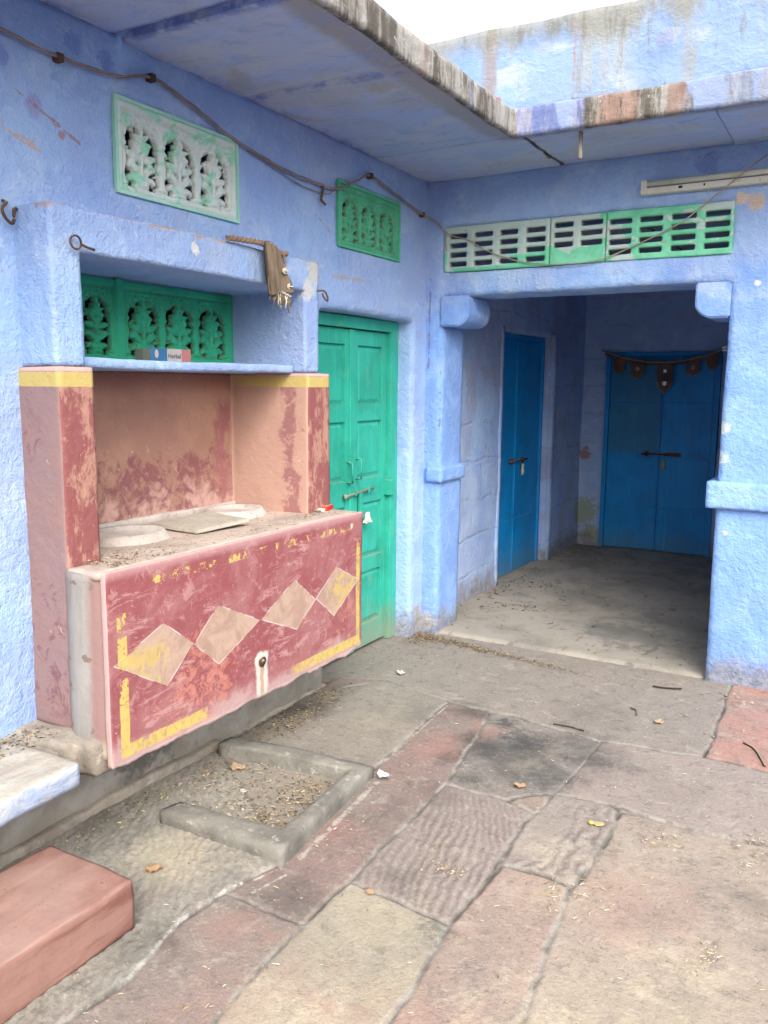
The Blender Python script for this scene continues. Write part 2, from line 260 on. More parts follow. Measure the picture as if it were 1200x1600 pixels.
def panel_paint():
    g = G('washstand_panel_paint')
    n1 = g.noise(4.5, 6, .65, .8); n2 = g.noise(18, 6, .75, .6); n3 = g.noise(60, 4, .7)
    wy = g.add(g.y, g.m('MULTIPLY', g.m('SUBTRACT', g.noise(12, 3), .5), .010)); wz = g.add(g.z, g.m('MULTIPLY', g.m('SUBTRACT', g.noise(12, 3, vec=g.vmap(loc=(3, 3, 3))), .5), .010))
    col = g.mix(g.sm(n1, .4, .62), C(136, 74, 76), C(150, 98, 97))
    col = g.mix(g.mul(g.sm(n2, .54, .64), .5), col, C(184, 142, 138))
    col = g.mix(g.mul(g.sm(g.noise(7, 5, .7, 1.2, g.vmap(rot=(.6, 0, 0), scale=(1, .35, 2))), .56, .64), .5), col, C(142, 80, 84))
    bl = g.mul(g.near((.338, -2.3, .45), .19, .9), g.sm(g.noise(20, 6, .8, .8), .48, .54)); col = g.mix(g.mul(bl, .75), col, C(184, 122, 104))
    bl = g.mul(g.near((.338, -1.42, .45), .13, .9), g.sm(n2, .5, .56)); col = g.mix(g.mul(bl, .6), col, C(178, 118, 102))
    scf = g.mul(g.sm(g.noise(11, 7, .8, .6, g.vmap(rot=(.7, 0, 0), scale=(1, .4, 1.8))), .53, .6), g.sm(g.noise(3, 4, .6, 0, g.vmap(loc=(8, 2, 2))), .44, .58)); col = g.mix(g.mul(scf, .6), col, C(188, 150, 146))
    col = g.mix(g.mul(g.sm(g.noise(24, 6, .85, .3), .58, .64), .5), col, C(118, 70, 72)); col = g.mix(g.mul(g.sm(g.noise(46, 5, .85), .58, .66), .35), col, C(196, 158, 150))
    # dusty lower and right edge
    col = g.mix(g.mul(g.sm(g.add(g.z, g.m('MULTIPLY', g.m('SUBTRACT', n1, .5), .3)), .40, .33), .7), col, C(182, 156, 152))
    col = g.mix(g.mul(g.sm(g.z, .895, .925), .6), col, C(176, 140, 138))
    def box(y0, y1, z0, z1):
        return g.mul(g.sm(wy, y0, y0+.003), g.sm(wy, y1, y1-.003), g.sm(wz, z0, z0+.003), g.sm(wz, z1, z1-.003))
    yellow = g.mix(g.sm(g.noise(30, 5, .7), .5, .62), C(190, 166, 96), C(172, 148, 92))
    keep = g.sm(g.add(g.noise(13, 6, .78, .5), g.m('MULTIPLY', g.sm(g.z, .62, .42), .25)), .50, .53)
    keepr = g.sm(g.add(g.noise(22, 6, .8), g.m('MULTIPLY', g.sm(g.z, .9, .4), .16)), .50, .53)
    kk = 0
    crk = g.sm(g.vor(14, 'DISTANCE_TO_EDGE'), .008, .02)
    y = g.mul(box(-2.686, -2.646, .328, .80), keep)
    keepb = g.sm(g.noise(9, 6, .75, .3), .36, .39)
    y = g.mx(y, g.mul(box(-2.686, -2.29, .328, .372), crk, keepb)); y = g.mx(y, g.mul(box(-1.80, -1.268, .328, .372), crk, keepb, g.sm(g.add(g.y, g.m('MULTIPLY', n2, .2)), -1.72, -1.62)))
    y = g.mx(y, g.mul(box(-1.300, -1.268, .34, .82), keepr))
    y = g.mx(y, g.mul(box(-2.62, -1.29, .862, .892), g.sm(g.noise(17, 6, .8, .5), .535, .56)))
    quads = [[(-2.700, .638), (-2.489, .723), (-2.355, .620), (-2.478, .506)], [(-2.349, .613), (-2.225, .723), (-1.990, .612), (-2.225, .508)],
             [(-1.984, .612), (-1.762, .722), (-1.622, .610), (-1.756, .516)], [(-1.616, .612), (-1.464, .719), (-1.280, .628), (-1.479, .506)]]
    dia = None; line = None
    for q in quads:
        d = None; cy = sum(p[0] for p in q)/4; cz = sum(p[1] for p in q)/4
        for i in range(4):
            a, b = q[i], q[(i+1) % 4]; nx, nz = -(b[1]-a[1]), b[0]-a[0]; L = math.hypot(nx, nz); nx /= L; nz /= L
            if (cy-a[0])*nx + (cz-a[1])*nz < 0: nx, nz = -nx, -nz
            e = g.m('MULTIPLY_ADD', g.y, nx, g.m('MULTIPLY_ADD', g.z, nz, -(a[0]*nx + a[1]*nz)))
            d = e if d is None else g.mn(d, e)
        f = g.sm(d, -.001, .001); l = g.mul(g.sm(d, -.004, -.001), g.sm(d, .0035, .001))
        dia = f if dia is None else g.mx(dia, f); line = l if line is None else g.mx(line, l)
    tan = g.mix(g.sm(g.noise(9, 6, .7, .5), .42, .6), C(174, 148, 130), C(158, 130, 114))
    tan = g.mix(g.mul(g.sm(g.noise(40, 4, .7), .55, .65), .4), tan, C(170, 128, 110))
    ydia = g.mx(g.mul(g.near((.338, -1.40, .61), .10, .9), g.sm(n2, .44, .5)), g.mul(g.near((.338, -2.60, .61), .11, .9), g.sm(n2, .46, .52)))
    tan = g.mix(g.mul(ydia, .85), tan, C(184, 160, 98))
    yl = g.mul(g.sm(g.z, .56, .52), g.sm(g.add(g.y, n2), -1.95, -2.0), g.mul(line, 1.)); 
    col = g.mix(dia, col, tan); col = g.mix(g.mul(y, g.inv(g.mul(dia, g.sm(g.y, -2.64, -2.63)))), col, yellow)
    col = g.mix(g.mul(line, g.sm(g.noise(14, 4, .6), .42, .56), .75), col, C(200, 186, 180))
    # spout: white wash and rusty drip
    ab = g.m('ABSOLUTE', g.add(g.m('ADD', g.y, 1.985), g.m('MULTIPLY', g.m('SUBTRACT', g.noise(26, 4), .5), .022)))
    wh = g.mx(g.near((.34, -1.985, .452), .040, .5, g.noise(30, 4), .3), g.mul(g.sm(g.add(ab, g.m('MULTIPLY', g.m('SUBTRACT', g.noise(18, 5, .7), .5), .035)), .042, .026), g.sm(wz, .46, .45))); wh = g.mul(wh, g.sm(g.noise(34, 5, .7), .25, .4)); col = g.mix(wh, col, C(190, 186, 176))
    rs = g.mul(g.sm(ab, .016, .007), g.sm(wz, .43, .42)); col = g.mix(g.mul(rs, .8), col, C(176, 138, 104))
    sc = g.sm(g.noise(28, 6, .82, 1.), .655, .675); col = g.mix(g.mul(sc, .7), col, C(222, 200, 196))
    drop = g.mul(g.sm(g.vor(11, vec=g.vmap((1, 1, .6))), .17, .12), g.sm(g.z, .86, .88), g.sm(g.noise(5), .45, .5)); col = g.mix(g.mul(drop, .8), col, C(214, 196, 190))
    # broken edges show the pale stone
    edge = g.mx(g.sm(g.add(g.z, g.m('MULTIPLY', g.m('SUBTRACT', n2, .5), .03)), .322, .314), g.sm(g.m('ABSOLUTE', g.nx), .75, .55))
    col = g.mix(g.mul(edge, .8), col, C(184, 160, 152))
    MAT['panel'] = g.out(col, .75, g.bump(g.add(g.noise(30, 6, .65), g.m('MULTIPLY', line, .5)), .3, .008))
panel_paint()

def cement(name, a=(168, 160, 150), b=(140, 134, 126), stains=True, bs=.7):
    g = G(name); n = g.noise(5, 6, .65, .5)
    col = g.mix(g.sm(n, .38, .62), C(*a), C(*b)); col = g.mix(g.mul(g.sm(g.noise(45, 4, .75), .55, .68), .5), col, C(104, 98, 90))
    col = g.mix(g.mul(g.sm(g.noise(17, 5, .7), .58, .66), .5), col, C(186, 180, 170))
    if stains: col = g.mix(g.mul(g.sm(g.noise(3, 5, .6, .8), .55, .68), .5), col, C(96, 92, 88))
    MAT[name] = g.out(col, .88, g.bump(g.add(g.noise(28, 6, .7), g.m('MULTIPLY', g.noise(90, 3), .3)), bs, .01))
cement('kerb_cement', (134, 130, 120), (106, 103, 95)); cement('counter_cement', (186, 168, 154), (162, 146, 134), False, .4)
cement('column_cement', (178, 170, 162), (160, 152, 146), False, .25); cement('rough_stone', (164, 154, 138), (134, 124, 112)); cement('tile_stone', (178, 170, 156), (166, 156, 142), False, .15)
cement('ring_cement', (192, 182, 174), (170, 158, 148), False, .5)

def column_side():
    g = G('washed_column'); n = g.noise(9, 5, .6, .3, g.vmap((1, 1, .2)))
    col = g.mix(g.sm(g.add(g.x, g.m('MULTIPLY', n, .04)), .285, .31), g.mix(g.sm(n, .4, .6), C(146, 141, 136), C(130, 124, 118)), C(136, 108, 102))
    col = g.mix(g.mul(g.sm(g.x, .20, .188), .6), col, C(150, 124, 116))
    col = g.mix(g.sm(g.noise(22, 4), .66, .7), col, C(116, 100, 90))
    col = g.mix(g.sm(g.add(g.z, g.m('MULTIPLY', n, .1)), .47, .42), col, C(158, 146, 130))
    MAT['column'] = g.out(col, .85, g.bump(g.noise(30, 5, .6), .35, .01))
column_side()

def floor_mat():
    g = G('stone_floor'); base = g.attr('slabcol', 'Color'); joint = g.attr('joint'); rip = g.attr('ripple')
    n1 = g.noise(3.2, 6, .65, .6); n2 = g.noise(16, 6, .72, .4); n3 = g.noise(70, 4, .75)
    col = g.mix(g.mul(g.sm(n1, .42, .66), .55), base, C(138, 128, 118)); col = g.mix(g.mul(g.sm(n2, .52, .66), .45), col, C(96, 90, 84))
    col = g.mix(g.mul(g.sm(g.noise(11, 6, .7, .9, g.vmap(loc=(5, 5, 5))), .54, .66), .5), col, C(176, 166, 152))
    col = g.mix(g.mul(g.sm(n3, .56, .68), .5), col, C(184, 178, 166)); col = g.mix(g.mul(g.sm(n3, .42, .34), .45), col, C(74, 68, 64))
    nz = g.noise(5, 6, .7, .6)
    for p, r, s in (((1.15, -1.32, 0), .26, .75), ((1.0, -1.75, 0), .12, .5), ((.95, -1.3, 0), .12, .6), ((1.35, -1.1, 0), .16, .5), ((.6, -1.2, 0), .2, .35), ((1.25, -.75, 0), .2, .3), ((.80, -1.02, 0), .11, .7), ((.92, -1.5, 0), .08, .8), ((1.42, -1.36, 0), .15, .4), ((.85, -2.1, 0), .17, .4), ((.9, -2.6, 0), .13, .5), ((.1, -1.4, 0), .14, .7), ((.15, -2.6, 0), .16, .6), ((.7, -2.95, 0), .12, .5), ((2.1, -1.9, 0), .08, .4), ((.0, -1.9, 0), .12, .6)):
        col = g.mix(g.mul(g.near(p, r, 1.2, nz, 1.), s*.85), col, C(62, 62, 60))
    for p, r, s in (((.95, -1.15, 0), .10, .5), ((.82, -1.42, 0), .13, .6), ((.80, -2.2, 0), .10, .4), ((1.1, -3.0, 0), .25, .3), ((1.42, -2.9, 0), .2, .45), ((1.8, -2.1, 0), .2, .35), ((.88, -2.78, 0), .1, .4)):
        col = g.mix(g.mul(g.near(p, r, 1.2, g.noise(9, 5, .7, .5), 1.), s*.8), col, C(168, 124, 112))
    for p, r, s in (((1.2, -1.4, 0), .06, .35), ((1.2, -2.6, 0), .22, .4), ((2.0, -2.6, 0), .25, .4), ((.5, -1.3, 0), .15, .35), ((1.55, -2.15, 0), .1, .5), ((.5, -2.62, 0), .14, .5)):
        col = g.mix(g.mul(g.near(p, r, 1.2, g.noise(7, 5, .7, .5), 1.), s*.7), col, C(178, 168, 140))
    st = g.sm(g.noise(8, 5, .7, .6, g.vmap((2.2, .4, 1), rot=(0, 0, .15))), .55, .68); col = g.mix(g.mul(st, .35), col, C(146, 124, 118))
    jc = g.mix(g.sm(g.noise(9, 4), .42, .58), C(118, 112, 104), C(160, 154, 144)); col = g.mix(g.mul(joint, g.sm(g.noise(12, 5, .7), .34, .44)), col, jc)
    col = g.mix(g.mul(g.attr('crack'), .62), col, C(66, 62, 58))
    col = g.mix(g.mul(rip, .5), col, C(100, 88, 82))
    col = g.mix(g.mul(g.sm(g.noise(150, 3, .8), .54, .62), .25), col, C(90, 84, 78)); col = g.mix(g.mul(g.sm(g.noise(38, 6, .85, .3), .60, .66), .6), col, C(190, 180, 164)); col = g.mix(g.mul(g.sm(g.noise(32, 6, .85, .3, g.vmap(loc=(7, 3, 1))), .60, .66), .55), col, C(84, 78, 74))
    for p, q, wd, a_ in (((.80, -2.47, 0), (.73, -2.64, 0), .010, .7), ((.73, -2.64, 0), (.71, -2.84, 0), .007, .45), ((.71, -2.84, 0), (.77, -3.1, 0), .006, .35), ((.815, -2.4, 0), (.765, -1.83, 0), .014, .45), ((.66, -1.0, 0), (.70, -1.7, 0), .009, .5), ((.83, -2.5, 0), (.80, -2.62, 0), .006, .5)):
        col = g.mix(g.mul(g.scar(p, q, wd, .035), g.sm(g.noise(26, 5, .75), .42, .54), a_), col, C(206, 202, 192))
    for p, r, s in (((1.12, -1.18, 0), .13, .8), ((1.3, -1.5, 0), .12, .55), ((.98, -1.05, 0), .07, .8), ((1.05, -1.62, 0), .06, .6), ((1.5, -1.2, 0), .12, .35), ((1.15, -2.35, 0), .10, .35), ((1.36, -2.5, 0), .06, .5)):
        col = g.mix(g.mul(g.near(p, r, 1.4, g.noise(12, 6, .75, .3, g.vmap(loc=(3, 3, 3))), .8), g.sm(g.noise(34, 5, .8), .36, .52), s), col, C(70, 72, 70))
    for p, r, s in (((1.75, -2.75, 0), .22, .5), ((1.25, -3.0, 0), .18, .5), ((1.95, -2.3, 0), .14, .4), ((1.5, -1.95, 0), .1, .4), ((.45, -2.6, 0), .16, .4)):
        col = g.mix(g.mul(g.near(p, r, 1.4, g.noise(8, 6, .75, .3, g.vmap(loc=(6, 1, 3))), .9), g.sm(g.noise(60, 4, .8), .3, .6), s), col, C(206, 192, 164))
    col = g.mix(.12, col, (0., 0., 0.))
    h = g.add(g.m('MULTIPLY', n2, 1.), g.m('MULTIPLY', n3, .6)); h = g.add(h, g.m('MULTIPLY', g.noise(38, 5, .8, .3), .6)); nrm = g.bump(h, .6, .009)
    MAT['floor'] = g.out(col, .85, g.bump(g.noise(220, 3, .7), .25, .004, nrm))
    g = G('passage_cement'); n = g.noise(2.4, 6, .65, .5)
    col = g.mix(g.sm(n, .4, .65), C(152, 144, 132), C(126, 120, 110)); col = g.mix(g.mul(g.sm(g.noise(6, 6, .7, .7, g.vmap((1.6, .8, 1))), .56, .68), .7), col, C(92, 90, 86))
    col = g.mix(g.mul(g.near((1.1, .55, 0), .25, 1., g.noise(6, 5, .7)), .5), col, C(90, 90, 88))
    col = g.mix(g.mul(g.sm(g.noise(60, 4, .7), .6, .7), .5), col, C(84, 76, 66))
    MAT['passage_floor'] = g.out(col, .88, g.bump(g.noise(26, 6, .7), .4, .01))
floor_mat()

def paint(name, a, b, dust=(150, 140, 116), k=1., dn=.3, rough=.45, bs=.15, metal=0., low=False):
    g = G(name); n = g.noise(4, 5, .6, .4)
    col = g.mix(g.sm(n, .4, .62), C(*a, k), C(*b, k)); col = g.mix(g.mul(g.sm(g.noise(12, 6, .75, .5, g.vmap((1, 1, .5))), .56, .68), dn), col, C(*dust))
    col = g.mix(g.mul(g.sm(g.noise(70, 3, .6), .68, .72), .5), col, C(60, 58, 50))
    if low: col = g.mix(g.mul(g.sm(g.add(g.z, g.m('MULTIPLY', g.m('SUBTRACT', g.noise(9, 5, .75), .5), .5)), .30, .02), .6), col, C(*dust)); col = g.mix(g.mul(g.sm(g.noise(30, 6, .85, .2, g.vmap((1, 1, .35))), .62, .66), .55), col, C(*[v*.55 for v in a])); col = g.mix(g.mul(g.sm(g.noise(18, 5, .8, .1, g.vmap((3, 3, .12))), .54, .64), .3), col, C(*[min(255, v*1.25+22) for v in b]))
    up = g.sm(g.nz, .5, .8); col = g.mix(g.mul(up, .8), col, C(158, 146, 122))
    MAT[name] = g.out(col, rough, g.bump(g.add(g.noise(60, 4, .6, 0, g.vmap((1, 1, .15))), g.m('MULTIPLY', g.noise(14, 4), .6)), bs, .006), metal)
paint('green_wood', (52, 168, 146), (46, 154, 132), bs=.35, dn=.4, low=True)
paint('blue_sheet', (8, 138, 208), (14, 126, 192), (84, 124, 146), dn=.45, low=True)
paint('dull_blue_sheet', (48, 126, 168), (44, 116, 158), (90, 116, 124), dn=.5, low=True)
paint('rusty_iron', (96, 70, 54), (70, 52, 44), (130, 84, 56), rough=.75, bs=.5)
paint('galvanised', (134, 140, 128), (110, 120, 104), (120, 96, 70), rough=.6, bs=.4)
paint('tube_white', (204, 202, 188), (190, 188, 172), (150, 140, 120), rough=.5)
paint('cable_grey', (146, 134, 132), (124, 112, 112), (140, 120, 108), rough=.8, bs=.4)
paint('wire_beige', (168, 152, 136), (140, 124, 108), rough=.8)
paint('fabric', (124, 108, 90), (96, 82, 68), (176, 164, 140), dn=.6, rough=.95, bs=.8)
paint('rope_fibre', (140, 116, 98), (108, 84, 70), rough=.95, bs=.8)
paint('fringe', (206, 196, 178), (184, 170, 148), rough=.95, bs=.6)
paint('toran_fabric', (112, 84, 72), (88, 70, 68), (104, 84, 60), dn=.5, rough=.95, bs=.8)
paint('toran_trim', (156, 138, 118), (136, 120, 104), rough=.9, bs=.6)
paint('paper_white', (226, 226, 222), (208, 206, 200), rough=.8)
paint('rag_white', (196, 190, 178), (214, 210, 204), rough=.95, bs=.5)
paint('twig_bark', (74, 62, 54), (54, 46, 42), rough=.9)
paint('orange_leaf', (188, 122, 66), (168, 104, 50), (196, 160, 96), rough=.7)
paint('yellow_leaf', (214, 204, 84), (196, 186, 70), (200, 180, 90), rough=.7)
paint('tan_leaf', (196, 158, 116), (176, 134, 96), rough=.7)
paint('carton_blue', (56, 104, 140), (48, 94, 128), (120, 130, 130), rough=.6)
paint('carton_white', (174, 166, 156), (160, 152, 142), rough=.6)
paint('carton_red', (168, 110, 104), (154, 98, 92), rough=.6)
paint('carton_dark', (88, 92, 78), (70, 74, 64), rough=.7)
paint('packet_red', (206, 56, 42), (190, 46, 36), (206, 90, 70), rough=.5)
paint('ink', (52, 62, 88), (52, 62, 88), rough=.6)
paint('slot_dark', (40, 40, 44), (50, 48, 48), rough=.9)
def glassy(name, c, rough):
    g = G(name); MAT[name] = g.out(C(*c), rough, None, .6)
glassy('mirror_bit', (225, 228, 230), .25)

def jali_mat(name, a, b, dust, wpatch=None, crev=.7):
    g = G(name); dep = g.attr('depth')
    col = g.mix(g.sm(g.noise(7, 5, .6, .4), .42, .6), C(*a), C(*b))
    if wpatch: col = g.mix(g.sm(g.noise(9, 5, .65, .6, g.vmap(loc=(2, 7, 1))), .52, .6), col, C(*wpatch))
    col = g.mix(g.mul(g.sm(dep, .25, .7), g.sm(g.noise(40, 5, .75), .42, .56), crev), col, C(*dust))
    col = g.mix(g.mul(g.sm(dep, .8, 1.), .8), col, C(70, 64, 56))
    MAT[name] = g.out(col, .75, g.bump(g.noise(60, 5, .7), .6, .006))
jali_mat('jali_pale', (206, 214, 206), (196, 208, 202), (150, 126, 114), (150, 208, 180), .5)
jali_mat('jali_green', (86, 176, 136), (76, 162, 124), (128, 104, 78), None, .75)
jali_mat('jali_dark_green', (52, 164, 122), (44, 150, 110), (104, 86, 64), None, .65)
def vent_mat():
    g = G('vent_paint'); dep = g.sm(g.y, .004, .02)
    col = g.mix(g.sm(g.noise(6, 5, .6, .3), .42, .6), C(124, 204, 168), C(104, 190, 150))
    gr = g.mx(g.mul(g.sm(g.z, 2.20, 2.27), g.sm(g.x, 1.0, .92)), g.mul(g.sm(g.add(g.x, g.m('MULTIPLY', g.noise(7), .1)), .62, .50), g.sm(g.x, .125, .14), g.sm(g.z, 2.14, 2.165))); gr = g.mx(gr, g.mul(g.sm(g.noise(5, 4, .6, .2, g.vmap(loc=(3, 0, 2))), .5, .6), .9))
    gr = g.mx(gr, g.mul(g.sm(g.z, 2.335, 2.345), g.sm(g.x, 1.48, 1.5)))
    gr = g.sm(g.add(gr, g.m('MULTIPLY', g.m('SUBTRACT', g.noise(12, 5, .7), .5), 1.1)), .4, .6)
    col = g.mix(g.mul(gr, .85), col, C(186, 196, 192))
    col = g.mix(g.mul(dep, .8), col, C(150, 136, 116))
    col = g.mix(g.mul(g.sm(g.noise(26, 5), .64, .7), .5), col, C(150, 134, 112))
    MAT['vent'] = g.out(col, .75, g.bump(g.noise(40, 5, .7), .5, .008))
vent_mat()
def bench_mat():
    g = G('whitewashed_stone'); n = g.noise(8, 6, .7, .6, g.vmap((1, .5, 1.6)))
    f = g.mix(g.sm(n, .4, .6), C(180, 184, 188), C(150, 162, 184)); f = g.mix(g.mul(g.sm(g.noise(12, 5, .7), .6, .67), .7), f, C(180, 160, 140))
    t = g.mix(g.sm(n, .4, .6), C(178, 172, 160), C(156, 148, 136)); t = g.mix(g.mul(g.sm(g.noise(22, 5, .7), .6, .67), .5), t, C(150, 140, 124))
    w = g.n('ShaderNodeTexWave'); g.put(w.inputs['Vector'], g.vmap((1, 1, 1), rot=(0, 0, .5))); w.inputs['Scale'].default_value = 9; w.inputs['Distortion'].default_value = 3; w.inputs['Detail'].default_value = 3
    t = g.mix(g.mul(w.outputs['Fac'], .25), t, C(168, 152, 132))
    MAT['bench'] = g.out(g.mix(g.sm(g.nz, .4, .7), f, t), .85, g.bump(g.add(n, g.m('MULTIPLY', g.noise(40, 5, .7), .5)), .8, .014))
    g = G('red_sandstone'); n = g.noise(5, 6, .6, .7, g.vmap((1.2, .5, 1.5))); v = g.noise(4, 5, .6, .5, g.vmap((2.5, .3, 4)))
    c = g.mix(g.sm(n, .4, .62), C(150, 114, 102), C(128, 90, 80)); c = g.mix(g.mul(g.sm(v, .48, .62), .8), c, C(118, 76, 68))
    c = g.mix(g.mul(g.sm(g.nz, .4, .7), g.sm(g.noise(3, 4), .4, .6), .6), c, C(160, 134, 122)); c = g.mix(g.mul(g.sm(g.noise(80, 4, .7), .6, .7), .35), c, C(110, 76, 68))
    c = g.mix(g.mul(g.sm(g.noise(24, 5, .7), .66, .7), .6), c, C(110, 76, 68))
    MAT['sandstone'] = g.out(c, .8, g.bump(g.add(g.noise(60, 5, .7), v), .35, .006))
    g = G('litter'); c = g.attr('tint', 'Color'); MAT['litter'] = g.out(c, .9)
bench_mat()

# ------------------------------------------------------------------ mesh helpers
def tag(o, label=None, cat=None, group=None, kind=None):
    if label: o['label'] = label
    if cat: o['category'] = cat
    if group: o['group'] = group
    if kind: o['kind'] = kind
    return o
def thing(name, loc, label, cat, group=None):
    o = D.objects.new(name, None); COL.objects.link(o); o.location = loc; o.empty_display_size = .1
    return tag(o, label, cat, group)
def root_of(p):
    v = Vector((0, 0, 0))
    while p is not None: v += p.location; p = p.parent
    return v
def mesh(name, V, Fc, mat, parent=None, smooth=True, origin=None):
    V = np.asarray(V, float); off = np.array(root_of(parent)) if parent else (np.array(origin) if origin is not None else np.zeros(3))
    me = D.meshes.new(name); me.from_pydata((V-off).tolist(), [], [list(f) for f in Fc]); me.validate(); me.update()
    if smooth: me.polygons.foreach_set('use_smooth', [True]*len(me.polygons))
    me.materials.append(MAT[mat]); o = D.objects.new(name, me); COL.objects.link(o); o.parent = parent
    if parent is None and origin is not None: o.location = origin
    return o
def wob(V, amp, f1=2.2, f2=9.):
    V = np.array(V, float); out = V.copy()
    for i, p in enumerate(V):
        a = mn.noise_vector(Vector(p)*f1); b = mn.noise_vector(Vector(p)*f2); c = mn.noise_vector(Vector(p)*28)
        out[i] += (np.array(a)*1.0 + np.array(b)*.45 + np.array(c)*.16)*amp
    return out
def smooth_v(V, Q, it, lam=.5):
    E = np.concatenate([Q[:, [0, 1]], Q[:, [1, 2]], Q[:, [2, 3]], Q[:, [3, 0]]]); E = np.unique(np.sort(E, 1), axis=0)
    cnt = np.zeros(len(V)); np.add.at(cnt, E[:, 0], 1); np.add.at(cnt, E[:, 1], 1); cnt[cnt == 0] = 1
    for _ in range(it):
        S = np.zeros_like(V); np.add.at(S, E[:, 0], V[E[:, 1]]); np.add.at(S, E[:, 1], V[E[:, 0]]); V = V + lam*(S/cnt[:, None] - V)
    return V
def lines(lo, hi, pts, h):
    p = sorted({round(q, 5) for q in [lo, hi]+[q for q in pts if lo < q < hi]}); r = []
    for a, b in zip(p, p[1:]):
        n = max(1, int(math.ceil((b-a)/h - 1e-6))); r += [a+(b-a)*i/n for i in range(n)]
    return np.array(r+[p[-1]])
def solid(name, add, sub, mat, parent=None, h=.03, it=2, amp=.006, origin=None, hx=None, fn=None):
    """union of boxes minus boxes, hand-plastered: rounded arrises and a slight wobble"""
    bx = add+sub; mins = [min(b[i] for b in add) for i in (0, 2, 4)]; maxs = [max(b[i] for b in add) for i in (1, 3, 5)]
    hh = hx or (h, h, h)
    L = [lines(mins[k], maxs[k], [b[2*k] for b in bx]+[b[2*k+1] for b in bx], hh[k]) for k in range(3)]
    c = [(l[:-1]+l[1:])/2 for l in L]; X, Y, Z = np.meshgrid(*c, indexing='ij'); occ = np.zeros(X.shape, bool)
    ins = lambda b: (X > b[0]) & (X < b[1]) & (Y > b[2]) & (Y < b[3]) & (Z > b[4]) & (Z < b[5])
    for b in add: occ |= ins(b)
    for b in sub: occ &= ~ins(b)
    P = np.pad(occ, 1); ny, nz = len(L[1]), len(L[2]); idx = lambda i, j, k: (i*ny+j)*nz+k; Q = []
    for ax in range(3):
        for s in (0, 1):
            sl_ = [slice(1, -1)]*3; sl_[ax] = slice(0, -2) if s == 0 else slice(2, None)
            I, J, K = np.nonzero(occ & ~P[tuple(sl_)]); d = [I, J, K]; d[ax] = d[ax]+s
            o = [(0, 0), (1, 0), (1, 1), (0, 1)] if s == 1 else [(0, 0), (0, 1), (1, 1), (1, 0)]
            u, v = [(1, 2), (2, 0), (0, 1)][ax]; q = []
            for a, b in o:
                e = [d[0].copy(), d[1].copy(), d[2].copy()]; e[u] = e[u]+a; e[v] = e[v]+b; q.append(idx(*e))
            Q.append(np.stack(q, 1))
    Q = np.concatenate(Q); un, inv = np.unique(Q, return_inverse=True); Q = inv.reshape(Q.shape)
    V = np.stack([L[0][un//(ny*nz)], L[1][(un//nz) % ny], L[2][un % nz]], 1)
    if it: V = smooth_v(V, Q, it)
    if amp: V = wob(V, amp)
    if fn: V = fn(V)
    return mesh(name, V, Q.tolist(), mat, parent, True, origin)
def boxes(name, bs, mat, parent=None, bevel=.003, origin=None, smooth=False):
    bm = bmesh.new()
    for b in bs:
        x0, x1, y0, y1, z0, z1 = b[:6]
        r = bmesh.ops.create_cube(bm, size=1)
        bmesh.ops.transform(bm, matrix=Matrix.Translation(((x0+x1)/2, (y0+y1)/2, (z0+z1)/2)) @ (Matrix.Rotation(b[6], 4, 'Z') if len(b) > 6 else Matrix()) @ Matrix.Diagonal((x1-x0, y1-y0, z1-z0, 1)), verts=r['verts'])
    if bevel: bmesh.ops.bevel(bm, geom=bm.edges[:], offset=bevel, segments=2, affect='EDGES', profile=.6)
    me = D.meshes.new(name); V = [v.co.copy() for v in bm.verts]; bm.verts.index_update(); Fc = [[v.index for v in f.verts] for f in bm.faces]; bm.free(); D.meshes.remove(me)
    return mesh(name, np.array([list(v) for v in V]), Fc, mat, parent, smooth, origin)
def tube_vf(P, rad, seg=8, base=0):
    P = [Vector(p) for p in P]; V = []; Fc = []; up = Vector((0, 0, 1))
    for i, p in enumerate(P):
        t = (P[min(i+1, len(P)-1)]-P[max(i-1, 0)]).normalized()
        a = t.cross(up)
        if a.length < .05: a = t.cross(Vector((1, 0, 0)))
        a.normalize(); b = a.cross(t)
        rr = rad[i] if isinstance(rad, (list, tuple)) else rad
        for k in range(seg):
            an = 2*math.pi*k/seg; V.append(list(p+(a*math.cos(an)+b*math.sin(an))*rr))
    n = len(P)
    for i in range(n-1):
        for k in range(seg): Fc.append([base+i*seg+k, base+i*seg+(k+1) % seg, base+(i+1)*seg+(k+1) % seg, base+(i+1)*seg+k])
    Fc.append([base+k for k in range(seg)][::-1]); Fc.append([base+(n-1)*seg+k for k in range(seg)])
    return V, Fc
def tubes(name, paths, mat, parent=None, seg=8, origin=None):
    V, Fc = [], []
    for P, rad in paths:
        v, f = tube_vf(P, rad, seg, len(V)); V += v; Fc += f
    return mesh(name, V, Fc, mat, parent, True, origin)
def spline(P, n=8):
    P = [Vector(p) for p in P]; out = []
    for i in range(len(P)-1):
        a, b, c, d = P[max(i-1, 0)], P[i], P[i+1], P[min(i+2, len(P)-1)]
        for k in range(n):
            t = k/n; out.append(.5*((2*b)+(c-a)*t+(2*a-5*b+4*c-d)*t*t+(3*b-a-3*c+d)*t**3))
    return out+[P[-1]]
def ring(c, axis, R0, r0, n=20, arc=2*math.pi):
    a = {'x': (Vector((0, 1, 0)), Vector((0, 0, 1))), 'y': (Vector((1, 0, 0)), Vector((0, 0, 1))), 'z': (Vector((1, 0, 0)), Vector((0, 1, 0)))}[axis]
    return [Vector(c)+a[0]*math.cos(arc*k/n)*R0+a[1]*math.sin(arc*k/n)*R0 for k in range(n+1)]
